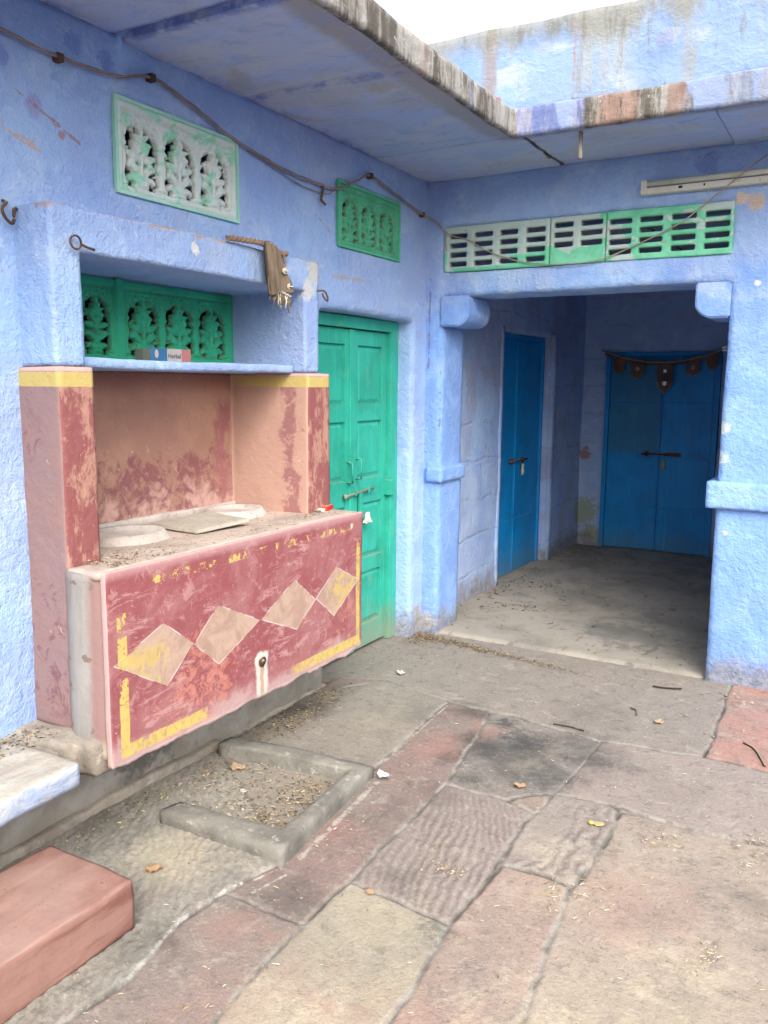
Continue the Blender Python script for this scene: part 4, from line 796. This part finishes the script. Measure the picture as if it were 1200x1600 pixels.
boxes('bolt_staple', [(-.124, -.094, -.61, -.595, .90, .933), (-.124, -.094, -.47, -.457, .905, .937), (-.112, -.095, -.56, -.535, .80, .915)], GW, bt, .003)
boxes('stop_block', [(-.14, -.075, -.262, -.222, .868, .955)], GW, gd, .004)
boxes('padlock', [(-.108, -.09, -.56, -.535, .775, .808)], 'galvanised', gd, .004)
def rag(name, c, w_, h_, mat, parent, label=None, cat=None, ax='x', fold=.008, seed=0):
    V, Fc = [], []; nu, nv = 9, 14
    for i in range(nv):
        for j in range(nu):
            s, t_ = j/(nu-1)-.5, i/(nv-1); n_ = mn.noise(Vector((s*5+seed, t_*4, seed)))
            a = s*w_*(.55+.75*t_+.3*n_*t_); d = math.sin(s*9+seed)*fold+n_*fold*1.5; zz = c[2]-t_*h_*(1+.18*mn.noise(Vector((s*6, seed, 0))))
            V.append([c[0]+d, c[1]+a+.01*n_*t_, zz] if ax == 'x' else [c[0]+a+.01*n_*t_, c[1]+d, zz])
    for i in range(nv-1):
        for j in range(nu-1): Fc.append([i*nu+j, i*nu+j+1, (i+1)*nu+j+1, (i+1)*nu+j])
    o = mesh(name, V, Fc, mat, parent, True, None if parent else c)
    md = o.modifiers.new('thick', 'SOLIDIFY'); md.thickness = .003
    if label: tag(o, label, cat)
    return o
rag('cloth_tag', (-.085, -.505, .80), .045, .06, 'rag_white', None, 'small white rag tied to the padlock of the green door', 'rag', seed=3, fold=.006)

# ------------------------------------------------------------------ blue sheet doors
bd = thing('narrow_blue_door', (-.12, 1.9, 0), 'narrow blue sheet metal door in the left wall of the passage', 'door')
boxes('door_frame', [(-.16, -.10, 1.325, 1.375, .01, 1.885), (-.16, -.10, 2.325, 2.362, .01, 1.885), (-.16, -.10, 1.375, 2.325, 1.85, 1.885)], 'blue_sheet', bd, .003)
for a, b in ((1.377, 1.765), (1.769, 2.322)):
    lf = boxes('door_leaf', [(-.15, -.118, a, b, .02, 1.848)], 'blue_sheet', bd, .002)
    o = boxes('sheet_panel', [(-.119, -.1145, a+.02, b-.02, 1.36, 1.83), (-.119, -.1145, a+.02, b-.02, .94, 1.33), (-.119, -.1145, a+.02, b-.02, .48, .89), (-.119, -.1145, a+.02, b-.02, .04, .45)], 'blue_sheet', lf, .002)
b_ = tubes('sliding_bolt', [([(-.098, 1.64, .912), (-.098, 2.02, .914)], .008)], 'rusty_iron', bd, 8)
boxes('bolt_plate', [(-.115, -.10, 1.68, 1.71, .89, .935), (-.115, -.10, 1.93, 1.955, .89, .935)], 'rusty_iron', b_, .002)
rag('cloth_tag', (-.085, 1.88, .885), .06, .09, 'rag_white', None, 'pale cloth tag hanging from the bolt of the narrow blue door', 'rag', seed=6, fold=.006)
o = solid('jamb_trim', [(-.06, -.018, 2.372, 2.46, 0, 1.93), (-.06, -.034, 1.26, 1.325, 0, 1.93)], [], 'passage_plaster', None, .04, 2, .006, origin=(-.04, 1.9, 0)); tag(o, 'raised plaster trim on both sides of the narrow blue door', 'trim')
dd = thing('double_blue_door', (.66, 3.3, 0), 'wide blue sheet metal double door at the end of the passage under a door hanging', 'door')
boxes('door_frame', [(.165, .205, 3.275, 3.34, .01, 1.80), (1.112, 1.15, 3.275, 3.34, .01, 1.80), (.205, 1.112, 3.275, 3.34, 1.765, 1.80)], 'blue_sheet', dd, .003)
for a, b, k in ((.207, .672, 0), (.676, 1.11, 1)):
    lf = boxes('door_leaf', [(a, b, 3.295, 3.33, .02, 1.763)], 'blue_sheet', dd, .002)
    for i, (z0, z1) in enumerate(((.03, .415), (.425, .87), (.90, 1.36), (1.37, 1.755))):
        boxes('sheet_panel', [(a+.012, b-.012, 3.288, 3.296, z0, z1)], 'dull_blue_sheet' if (k == 0 and i >= 2) else 'blue_sheet', lf, .003)
b_ = tubes('sliding_bolt', [([(.52, 3.276, .90), (.85, 3.276, .905)], .009)], 'rusty_iron', dd, 8)
boxes('bolt_plate', [(.55, .58, 3.270, 3.29, .88, .925), (.72, .86, 3.272, 3.29, .885, .92)], 'rusty_iron', b_, .002)
boxes('padlock', [(.695, .735, 3.255, 3.275, .77, .85)], 'galvanised', dd, .006)
# door hanging
tr = thing('door_hanging', (.66, 3.2, 1.8), 'dark embroidered cloth door hanging with pointed pendants and mirror pieces over the double blue door', 'door hanging')
def sag(x): t_ = (x-.66)/.5; return 1.712+.10*t_*t_
V, Fc = [], []; nx = 40
for i in range(nx+1):
    x = .165+.985*i/nx
    for j, dz in enumerate((.008, -.004, -.018, -.030)): V.append([x, 3.215+.006*math.sin(x*40+j), sag(x)+dz])
for i in range(nx):
    for j in range(3): Fc.append([i*4+j, i*4+j+1, (i+1)*4+j+1, (i+1)*4+j])
bnd = mesh('top_band', V, Fc, 'toran_fabric', tr); bnd.modifiers.new('t', 'SOLIDIFY').thickness = .006
tubes('trim_cord', [([(.13+1.06*i/nx, 3.205, sag(.13+1.06*i/nx)-.002) for i in range(nx+1)], .007)], 'toran_trim', tr, 8)
for x, w_, h_, pt in ((.30, .11, .13, 0), (.46, .115, .14, 0), (.70, .13, .24, 1), (.93, .115, .13, 0), (1.085, .10, .12, 0)):
    z0 = sag(x)-.02; pts = [(-.5, 0), (.5, 0), (.5, -.62), (.34, -.86), (0, -1.06 if pt else -1), (-.34, -.86), (-.5, -.62)]
    V = []; yy = 3.208
    for d in (0, .006): V += [[x+p[0]*w_*(1+.0), yy+d, z0+p[1]*h_] for p in pts]
    n_ = len(pts); Fc = [list(range(n_))[::-1], list(range(n_, 2*n_))]+[[k, (k+1) % n_, n_+(k+1) % n_, n_+k] for k in range(n_)]
    pd = mesh('pendant', V, Fc, 'toran_fabric', tr, False)
    tubes('pendant_trim', [([(x+p[0]*w_, yy-.001, z0+p[1]*h_) for p in pts[2:]], .004)], 'toran_trim', pd, 6)
    if pt:
        for zz, s_ in ((-.055, .020), (-.165, .024)):
            boxes('mirror', [(x-s_*.7, x+s_*.7, yy-.006, yy-.001, z0+zz-s_*.7, z0+zz+s_*.7)], 'mirror_bit', pd, .004)
    elif x in (.46, .93):
        tubes('mirror', [(ring((x, yy-.003, z0-.055), 'y', .012, .004, 14), .004)], 'mirror_bit', pd, 6)
boxes('mirror', [(1.155, 1.195, 3.2, 3.206, 1.80, 1.84)], 'mirror_bit', tr, .003)

# ------------------------------------------------------------------ cables, hooks, tube light
cp = [(-3.6, 2.50), (-3.05, 2.50), (-2.735, 2.503), (-2.573, 2.492), (-2.308, 2.505), (-2.139, 2.548), (-1.943, 2.511), (-1.691, 2.449), (-1.399, 2.410), (-1.11, 2.400), (-.95, 2.415), (-.778, 2.487), (-.657, 2.530), (-.394, 2.488), (-.099, 2.441)]
path = spline([(.016, y, z) for y, z in cp], 12)+[Vector((.035, -.05, 2.43)), Vector((.075, -.03, 2.405)), Vector((.10, -.022, 2.372))]
cb = thing('wall_cable', (.02, -1.5, 2.45), 'twisted grey brown electric cable pinned along the side wall under the eave', 'cable')
for s_ in range(3):
    P = []
    for i, p in enumerate(path):
        a = i*.42+s_*2.1; P.append((p[0]+.003*math.cos(a)+.003, p[1], p[2]+.004*math.sin(a)+.004*mn.noise(Vector((i*.13, s_*5, 0)))))
    tubes('strand', [(P, .0032)], 'cable_grey', cb, 6)
path2 = spline([(.012, y, z) for y, z in ((-1.62, 2.432), (-1.45, 2.405), (-1.25, 2.37), (-1.05, 2.372), (-.96, 2.41))], 10); tubes('loose_strand', [(path2, .003)], 'cable_grey', cb, 6)
for y, z in ((-2.53, 2.492), (-2.139, 2.55), (-.657, 2.532), (-.09, 2.442)):
    boxes('cable_clip', [(-.01, .028, y-.012, y+.012, z-.014, z+.012)], 'rusty_iron', cb, .004)
wr = spline([(.10, -.02, 2.37), (.163, -.012, 2.328), (.261, -.012, 2.300), (.379, -.014, 2.232), (.567, -.016, 2.164), (.783, -.018, 2.134), (.987, -.018, 2.140), (1.148, -.018, 2.186), (1.391, -.02, 2.287), (1.505, -.02, 2.366), (1.60, -.045, 2.43), (1.682, -.062, 2.487), (1.773, -.06, 2.552)], 8)
o = tubes('slack_wire', [([tuple(p) for p in wr], .0032)], 'wire_beige', None, 6, origin=(.9, -.02, 2.2)); tag(o, 'thin beige wire sagging across the slotted ventilator', 'wire')
o = tubes('drop_wire', [(spline([(.128, -.008, 2.36), (.124, -.008, 2.3), (.13, -.008, 2.25)], 5), .0025)], 'wire_beige', None, 5, origin=(.01, -.07, 2.4)); tag(o, 'short wire end hanging over the left edge of the ventilator', 'wire')
def hook(P, rad, label, par=None):
    o = tubes('iron_hook', [(spline(P, 6), rad)], 'rusty_iron', None, 7, origin=P[0]); tag(o, label, 'hook', 'iron hooks and rings in the plaster')
hook([(0, -1.075, 2.40), (.02, -1.085, 2.395), (.022, -1.095, 2.36), (.02, -1.10, 2.335), (.03, -1.08, 2.315)], .006, 'bent black iron hook left of the green carved window')
hook([(0, -2.745, 2.03), (.03, -2.755, 2.02), (.03, -2.77, 2.00), (.025, -2.755, 1.975), (.03, -2.735, 1.965), (.03, -2.73, 2.005), (.015, -2.71, 2.01)], .005, 'crooked iron hook on the wall left of the blue alcove')
P = ring((.172, -2.63, 1.915), 'x', .020, .004, 16); o = tubes('iron_ring', [(P, .0035), ([(.17, -2.61, 1.912), (.172, -2.585, 1.905), (.172, -2.56, 1.902)], .004)], 'rusty_iron', None, 7, origin=(.17, -2.63, 1.915)); tag(o, 'round iron ring on the left pier of the blue alcove', 'ring', 'iron hooks and rings in the plaster')
hook([(.15, -1.335, 1.898), (.18, -1.318, 1.90), (.186, -1.30, 1.878), (.182, -1.292, 1.858), (.176, -1.308, 1.87), (.172, -1.318, 1.89)], .004, 'small iron staple at the right corner of the blue alcove')
o = solid('slab_splinter', [(1.033, 1.05, -.535, -.515, H-.115, H+.01)], [], 'rough_stone', None, .01, 1, .008, origin=(1.04, -.525, H)); tag(o, 'thin brown splinter hanging down from under the eave', 'splinter')

tl = thing('tube_light', (1.8, -.03, 2.46), 'dusty white fluorescent tube light fitting on the end wall above the ventilator', 'tube light')
boxes('housing', [(1.235, 2.42, -.040, .004, 2.437, 2.468)], 'tube_white', tl, .004)
tubes('tube', [([(1.222, -.036, 2.486), (2.43, -.036, 2.486)], .014)], 'tube_white', tl, 16)
boxes('end_cap', [(1.206, 1.236, -.052, .003, 2.436, 2.503)], 'tube_white', tl, .006); boxes('end_cap', [(2.42, 2.45, -.052, .003, 2.436, 2.503)], 'tube_white', tl, .006)
boxes('rating_mark', [(1.385, 1.404, -.0415, -.040, 2.450, 2.461)], 'slot_dark', tl, .0005); boxes('screw_hole', [(1.500, 1.508, -.0415, -.040, 2.450, 2.461)], 'slot_dark', tl, .0005)

# ------------------------------------------------------------------ rope, cloth scrap, carton, packet
def rope(P, rad, n=3, tw=.9):
    P = spline(P, 10); out = []
    for s_ in range(n):
        out.append(([(p[0]+.6*rad*math.cos(i*tw+s_*2*math.pi/n), p[1], p[2]+.6*rad*math.sin(i*tw+s_*2*math.pi/n)) for i, p in enumerate(P)], rad*.62))
    return out
ct = thing('cloth_scrap', (.18, -1.68, 1.95), 'dusty tasselled cloth scrap hanging on a rope over the alcove edge', 'cloth')
tubes('rope', rope([(.165, -1.93, 2.033), (.172, -1.84, 2.037), (.182, -1.75, 2.038), (.18, -1.68, 2.022), (.178, -1.61, 2.018), (.168, -1.57, 2.022)], .010), 'rope_fibre', ct, 6)
def hang(name, yc, wtop, wbot, z0, z1, x0, mat, seed, nu=16, nv=30):
    V, Fc = [], []
    for i in range(nv):
        t_ = i/(nv-1)
        for j in range(nu):
            s = j/(nu-1)-.5; wd = wtop+(wbot-wtop)*min(1, t_*1.4); n_ = mn.noise(Vector((s*4+seed, t_*3, seed)))
            V.append([x0+.013*math.sin(s*11+seed+t_)+.012*n_+.008*t_, yc(t_)+s*wd+.008*n_, z0+(z1-z0)*t_+.012*mn.noise(Vector((s*9, seed, 1)))*t_])
    for i in range(nv-1):
        for j in range(nu-1): Fc.append([i*nu+j, i*nu+j+1, (i+1)*nu+j+1, (i+1)*nu+j])
    o = mesh(name, V, Fc, mat, ct); o.modifiers.new('t', 'SOLIDIFY').thickness = .007; return o
cl = hang('cloth', lambda t: -1.705+.055*t, .055, .13, 2.04, 1.862, .186, 'fabric', 2)
hang('cloth_fold', lambda t: -1.735+.012*t, .035, .05, 2.045, 1.84, .200, 'fabric', 7, 8)
for i in range(26):
    s = i/25; y = -1.715+.125*s; z = 1.872-.026*s; L = random.uniform(.035, .065)
    tubes('tassel', [([(.198, y, z), (.2+random.uniform(-.006, .006), y+random.uniform(-.006, .006), z-L*.5), (.198+random.uniform(-.01, .01), y+random.uniform(-.01, .01), z-L)], [.0045, .0035, .002])], 'fringe' if i % 3 == 0 else 'fabric', cl, 5)
tubes('fringe_cord', [([(.204, -1.72+.13*s, 1.876-.028*s+.003*math.sin(s*40)) for s in np.linspace(0, 1, 20)], .004)], 'fringe', cl, 6)
for y, z in ((-1.638, 1.945), (-1.607, 1.888)):
    lathe('shell_button', (.216, y, z), [(0, .0), (.008, .001), (.011, 0), (.008, -.004)], 'fringe', ct, 14)
    V, Fc = [], []
    for k in range(18): V.append([.212, y+.0125*math.cos(k*math.pi/9), z+.0125*math.sin(k*math.pi/9)])
    for k in range(18): V.append([.206, y+.0125*math.cos(k*math.pi/9), z+.0125*math.sin(k*math.pi/9)])
    mesh('shell_button', V, [list(range(18))]+[[k, k+18, (k+1) % 18+18, (k+1) % 18] for k in range(18)], 'fringe', ct, False)
tubes('cord', [(spline([(.182, -1.615, 2.02), (.186, -1.606, 1.98), (.188, -1.612, 1.93), (.200, -1.604, 1.90)], 6), .0055)], 'rope_fibre', ct, 6)

bx = thing('toothpaste_carton', (-.03, -2.05, 1.577), 'long blue, white and pink toothpaste carton lying on the alcove shelf', 'carton')
x0, x1, za, zb = -.075, -.035, 1.578, 1.627
boxes('carton_end', [(x0, x1, -2.175, -2.138, za, zb-.004)], 'carton_dark', bx, .001); boxes('printed_half', [(x0, x1, -2.137, -2.052, za, zb)], 'carton_blue', bx, .001)
boxes('white_half', [(x0, x1, -2.0515, -1.975, za, zb)], 'carton_white', bx, .001); boxes('pink_end', [(x0, x1, -1.9745, -1.925, za, zb)], 'carton_red', bx, .001)
def text(s, size, loc, mat, parent, rot=(R(90), 0, R(90)), name='lettering'):
    cu = D.curves.new(name, 'FONT'); cu.body = s; cu.size = size; cu.extrude = .0003; cu.align_x = 'LEFT'
    to = D.objects.new('tmp', cu); COL.objects.link(to); dg = bpy.context.evaluated_depsgraph_get(); me = D.meshes.new_from_object(to.evaluated_get(dg)); D.objects.remove(to)
    me.materials.clear(); me.materials.append(MAT[mat]); o = D.objects.new(name, me); COL.objects.link(o); o.parent = parent
    o.location = Vector(loc)-root_of(parent); o.rotation_euler = rot; return o
text('Herbal', .025, (x1+.0012, -2.0495, 1.592), 'ink', bx)
lathe('face_print', (x1+.001, -2.11, 1.605), [(0, 0)], 'carton_white', bx, 3) if False else None
V = [[x1+.0014, -2.108+.010*math.cos(k*.524), 1.606+.016*math.sin(k*.524)] for k in range(12)]; mesh('oval_print', V, [list(range(12))], 'carton_white', bx, False)
pk = thing('crushed_packet', (.2, -1.30, .934), 'small crushed red and white packet on the right corner of the counter', 'packet')
boxes('packet_body', [(.170, .200, -1.345, -1.262, .936, .957, .25)], 'packet_red', pk, .002); boxes('packet_lining', [(.165, .205, -1.372, -1.346, .936, .950, .35)], 'paper_white', pk, .003)
boxes('packet_flap', [(.16, .20, -1.40, -1.37, .936, .944, -.2)], 'carton_dark', pk, .001)
rag('plastic_scrap', (.15, -1.37, .985), .05, .03, 'paper_white', None, 'clear crumpled plastic scrap behind the red packet', 'litter', seed=9)

# ------------------------------------------------------------------ cement kerb, bench, sandstone block
def kerb():
    O = [(.285, -2.479), (.792, -2.466), (.735, -1.808), (.10, -1.883)]; I_ = [(.31, -2.392), (.722, -2.37), (.676, -1.892), (.10, -1.968)]
    h0 = .054; V = []; Q = []; n = 0; secs = []
    for a in range(3):
        m_ = [26, 32, 30][a]
        for i in range(m_+(a == 2)):
            t_ = i/m_; secs.append((np.array(O[a])*(1-t_)+np.array(O[a+1])*t_, np.array(I_[a])*(1-t_)+np.array(I_[a+1])*t_))
    for o_, i_ in secs:
        for f_, z in ((0, -.02), (0, .02), (-.01, .05), (.015, h0-.003), (.07, h0+.001), (.35, h0+.001), (.65, h0+.002), (.93, h0), (.985, h0-.004), (1, .045), (1.01, .015), (1, -.02)):
            p = o_*(1-f_)+i_*f_; V.append([p[0], p[1], z])
    for s in range(len(secs)-1):
        for k in range(11): Q.append([s*12+k, (s+1)*12+k, (s+1)*12+k+1, s*12+k+1])
    Q.append(list(range(12))); Q.append([(len(secs)-1)*12+k for k in range(12)][::-1])
    V = wob(V, .009, 3, 16)
    o = mesh('cement_kerb', V, Q, 'kerb_cement', None, True, origin=(.5, -2.15, 0)); tag(o, 'low grey cement kerb framing the drain basin below the water stand', 'kerb')
kerb()
o = solid('bench_slab', [(.05, .365, -4.6, -2.855, .325, .402)], [], 'bench', None, .016, 2, .012, origin=(.2, -3.4, .33)); tag(o, 'thick whitewashed stone bench slab jutting from the wall at the left edge', 'bench')
o = solid('rubble_fill', [(-.02, .10, -4.6, -2.74, .30, .392), (-.02, .2, -2.88, -2.70, .30, .372)], [], 'rough_stone', None, .016, 2, .026, origin=(.05, -3, .33)); tag(o, 'crumbling mortar rubble between the bench slab and the wall', 'rubble')
o = solid('sandstone_block', [(.285, .632, -4.4, -2.925, 0, .15)], [], 'sandstone', None, .012, 1, .007, origin=(.45, -3.5, 0)); tag(o, 'red sandstone step block on the floor in the lower left corner', 'stone block')

# ------------------------------------------------------------------ litter
def flakes(name, pts, smin, smax, cols, label, z=.004, flat=.5, kind='stuff', long=1.6):
    V, Fc, T = [], [], []
    for (x, y, zz) in pts:
        s = random.uniform(smin, smax); a = random.uniform(0, 6.28); l = s*random.uniform(1, long); c = random.choice(cols); k = random.uniform(.75, 1.2)
        ux, uy = math.cos(a), math.sin(a); vx, vy = -uy, ux; curl = random.uniform(.1, flat)*s; b = len(V)
        for i, (p, q, r__) in enumerate(((-1, 0, 0), (-.3, .45, .5), (.5, .4, .6), (1, 0, .1), (.4, -.45, .7), (-.4, -.4, .4), (0, 0, 1))):
            V.append([x+(p*l*ux+q*s*vx)*.5, y+(p*l*uy+q*s*vy)*.5, zz+z+(r__*curl if i < 6 else 0)]); T.append(tuple(min(1, v*k) for v in C(*c)))
        for i in range(6): Fc.append([b+i, b+(i+1) % 6, b+6])
    o = mesh(name, V, Fc, 'litter', None, False); setattr_c(o, 'tint', T); tag(o, label, None, None, kind); return o
BR = [(98, 84, 68), (120, 102, 80), (78, 68, 56), (140, 120, 94), (152, 136, 110)]; ST = [(172, 154, 116), (156, 138, 104), (140, 118, 88), (188, 174, 140)]
def gauss(n, cx, cy, sx, sy, rot=0, z=0):
    c, s = math.cos(rot), math.sin(rot); out = []
    for _ in range(n):
        a, b = random.gauss(0, sx), random.gauss(0, sy); out.append((cx+a*c-b*s, cy+a*s+b*c, z))
    return out
pts = []
for _ in range(1500):
    t_ = random.betavariate(1.0, 2.4); x = .0+1.25*t_; y = -.07-.20*t_+random.gauss(0, .028)*(1.2-t_*.7); pts.append((x, y, random.random()*.006*(1-t_)))
pts += gauss(260, .06, -.14, .05, .06); pts += gauss(160, .25, -.35, .15, .12)
flakes('leaf_litter', pts, .004, .013, BR+[(178, 156, 116)], 'dry brown leaf dust swept against the passage threshold', .003)
inb = [(x, y, 0) for (x, y, z) in gauss(420, .36, -2.1, .12, .14)+gauss(420, .60, -2.05, .07, .10)+gauss(260, .55, -2.28, .08, .05)+gauss(260, .16, -2.15, .06, .15) if .1 < x < .66 and -2.36 < y < -1.93]
flakes('drain_litter', inb, .004, .014, BR+ST, 'straw and leaf crumbs lying inside the cement kerb', .004)
ww = [(x, y, 0) for (x, y, z) in gauss(600, .13, -1.55, .06, .16)+gauss(300, .10, -1.2, .05, .08)+gauss(250, .12, -2.5, .04, .2) if x > .03]
flakes('wall_foot_litter', ww, .004, .014, BR+ST, 'dry leaf crumbs along the foot of the base wall', .004)
ct_ = [(random.uniform(.12, .31), -2.68+abs(random.gauss(0, .16)), .936+random.random()*.006) for _ in range(420)]+[(random.uniform(-.15, .31), random.uniform(-2.6, -1.3), .936) for _ in range(330)]+[(random.gauss(.2, .03), random.gauss(-1.42, .07), .936) for _ in range(70)]
flakes('counter_litter', [p for p in ct_ if p[1] < -1.28 and not (p[0] < .182 and (p[1] < -2.6 or p[1] > -1.44))], .004, .010, BR+[(206, 190, 160), (190, 172, 140)], 'droppings and leaf crumbs scattered over the counter top', .001)
bn = [(random.uniform(.02, .16), -2.76-abs(random.gauss(0, .5)), .395+random.random()*.01) for _ in range(500)]
flakes('bench_litter', bn, .005, .014, BR, 'dead leaves and dust behind the bench slab', .003)
ff = [(random.uniform(.5, 2.5), random.uniform(-3.4, -.1), .004) for _ in range(600)]
ff += gauss(80, 1.258, -2.23, .035, .018)+gauss(70, 2.025, -2.244, .02, .05)+gauss(60, 1.79, -1.71, .03, .04)+gauss(90, 2.08, -1.62, .04, .08)+gauss(90, 1.62, -2.15, .05, .06)+gauss(60, .9, -2.2, .12, .25)
flakes('floor_crumbs', ff, .003, .009, ST+[(196, 186, 164), (206, 198, 180), (120, 104, 84), (110, 94, 76), (176, 150, 96)], 'scattered straw and grit crumbs on the courtyard flagstones', .003, long=3.)
pf = [(random.uniform(-.0, 1.6), random.uniform(.1, 3.1), .014) for _ in range(260)]+gauss(200, .0, 1.3, .06, .5, 0, .014)+gauss(90, .25, 1.5, .15, .12, 0, .014)+gauss(80, .3, .8, .1, .05, 0, .014)+gauss(80, .1, 3.0, .15, .1, 0, .014)
flakes('passage_litter', [p for p in pf if p[0] > -.02], .004, .016, BR[:3]+[(60, 52, 44)], 'dark crumbs and twiglets on the passage floor', .003, long=3.)
# stone chips
def chips():
    V, Fc = [], []; P = gauss(26, 1.97, -.55, .12, .15)+gauss(30, .35, -2.3, .15, .06)+gauss(16, 1.8, -.2, .1, .04)
    for x, y, z in P:
        s = random.uniform(.004, .012); b = len(V)
        for d in ((1, 0, 0), (-1, 0, 0), (0, 1, 0), (0, -1, 0), (0, 0, 1), (0, 0, -1)): V.append([x+d[0]*s*random.uniform(.6, 1.3), y+d[1]*s*random.uniform(.6, 1.3), .005+d[2]*s*.6])
        for f in ((0, 2, 4), (2, 1, 4), (1, 3, 4), (3, 0, 4), (2, 0, 5), (1, 2, 5), (3, 1, 5), (0, 3, 5)): Fc.append([b+i for i in f])
    o = mesh('stone_grit', V, Fc, 'rough_stone', None, False); tag(o, 'small stone grit near the kerb and the right pier', None, None, 'stuff')
chips()
def scrap(name, x, y, s, mat, label, cat, z=.006, long=1.2, a=0., curl=.6, zb=0):
    V, Fc = [], []; n_ = 7
    for i in range(n_):
        for j in range(n_):
            u, v = i/(n_-1)*2-1, j/(n_-1)*2-1; k = math.sqrt(max(0, 1-.55*(v*v))); nn = mn.noise(Vector((u*1.7+x*9, v*1.7+y*7, 1)))
            p, q = u*s*long*k, v*s*(1-.5*u*u); V.append([x+p*math.cos(a)-q*math.sin(a), y+p*math.sin(a)+q*math.cos(a), zb+z+s*curl*(.5+nn)*(.3+.7*(u*u+v*v)*.5)])
    for i in range(n_-1):
        for j in range(n_-1): Fc.append([i*n_+j, i*n_+j+1, (i+1)*n_+j+1, (i+1)*n_+j])
    o = mesh(name, V, Fc, mat, None, True, origin=(x, y, zb)); o.modifiers.new('t', 'SOLIDIFY').thickness = .001; tag(o, label, cat)
scrap('paper_scrap', .27, -.745, .020, 'paper_white', 'crumpled white paper scrap on the floor in front of the green door', 'paper', curl=1.2)
scrap('paper_scrap', .775, -1.80, .022, 'paper_white', 'white paper lump against the far corner of the cement kerb', 'paper', curl=1.6)
scrap('paper_scrap', .385, -2.16, .012, 'paper_white', 'tiny white paper scrap inside the cement kerb', 'paper')
scrap('dry_leaf', 1.25, -1.591, .020, 'orange_leaf', 'orange dry leaf lying on the dark stained flagstones', 'leaf', a=.5)
scrap('dry_leaf', 1.579, -1.718, .016, 'yellow_leaf', 'narrow yellow leaf on the finely ridged flagstone', 'leaf', long=1.7, a=.3)
scrap('dry_leaf', 1.571, -.693, .020, 'tan_leaf', 'tan curled leaf on the flagstone in front of the passage', 'leaf', a=1.1)
scrap('dry_leaf', .473, -2.698, .022, 'orange_leaf', 'orange leaf on the rough floor beside the red sandstone block', 'leaf', a=.9, curl=.9)
scrap('dry_leaf', 1.108, -2.453, .012, 'orange_leaf', 'small orange leaf at the near edge of the chiselled flagstone', 'leaf')
scrap('dry_leaf', .24, -2.02, .03, 'tan_leaf', 'broad olive leaf inside the kerb near the wall', 'leaf')
def twig(P, label, r=.0035):
    o = tubes('twig', [(spline([(x, y, .008) for x, y in P], 6), r)], 'twig_bark', None, 6, origin=(P[0][0], P[0][1], 0)); tag(o, label, 'twig', 'dark twigs on the flagstones')
twig([(1.444, -.243), (1.51, -.235), (1.576, -.204)], 'dark curved twig near the foot of the right pier', .005); twig([(1.169, -.961), (1.24, -.955), (1.308, -.966)], 'straight dark twig along the joint beyond the stained flagstones', .004)
twig([(1.418, -.592), (1.45, -.61), (1.466, -.67)], 'short forked twig in the middle of the wide flagstone'); twig([(1.93, -.74), (1.98, -.79), (2.032, -.934)], 'bent dark twig on the red flagstone at the right edge', .004)
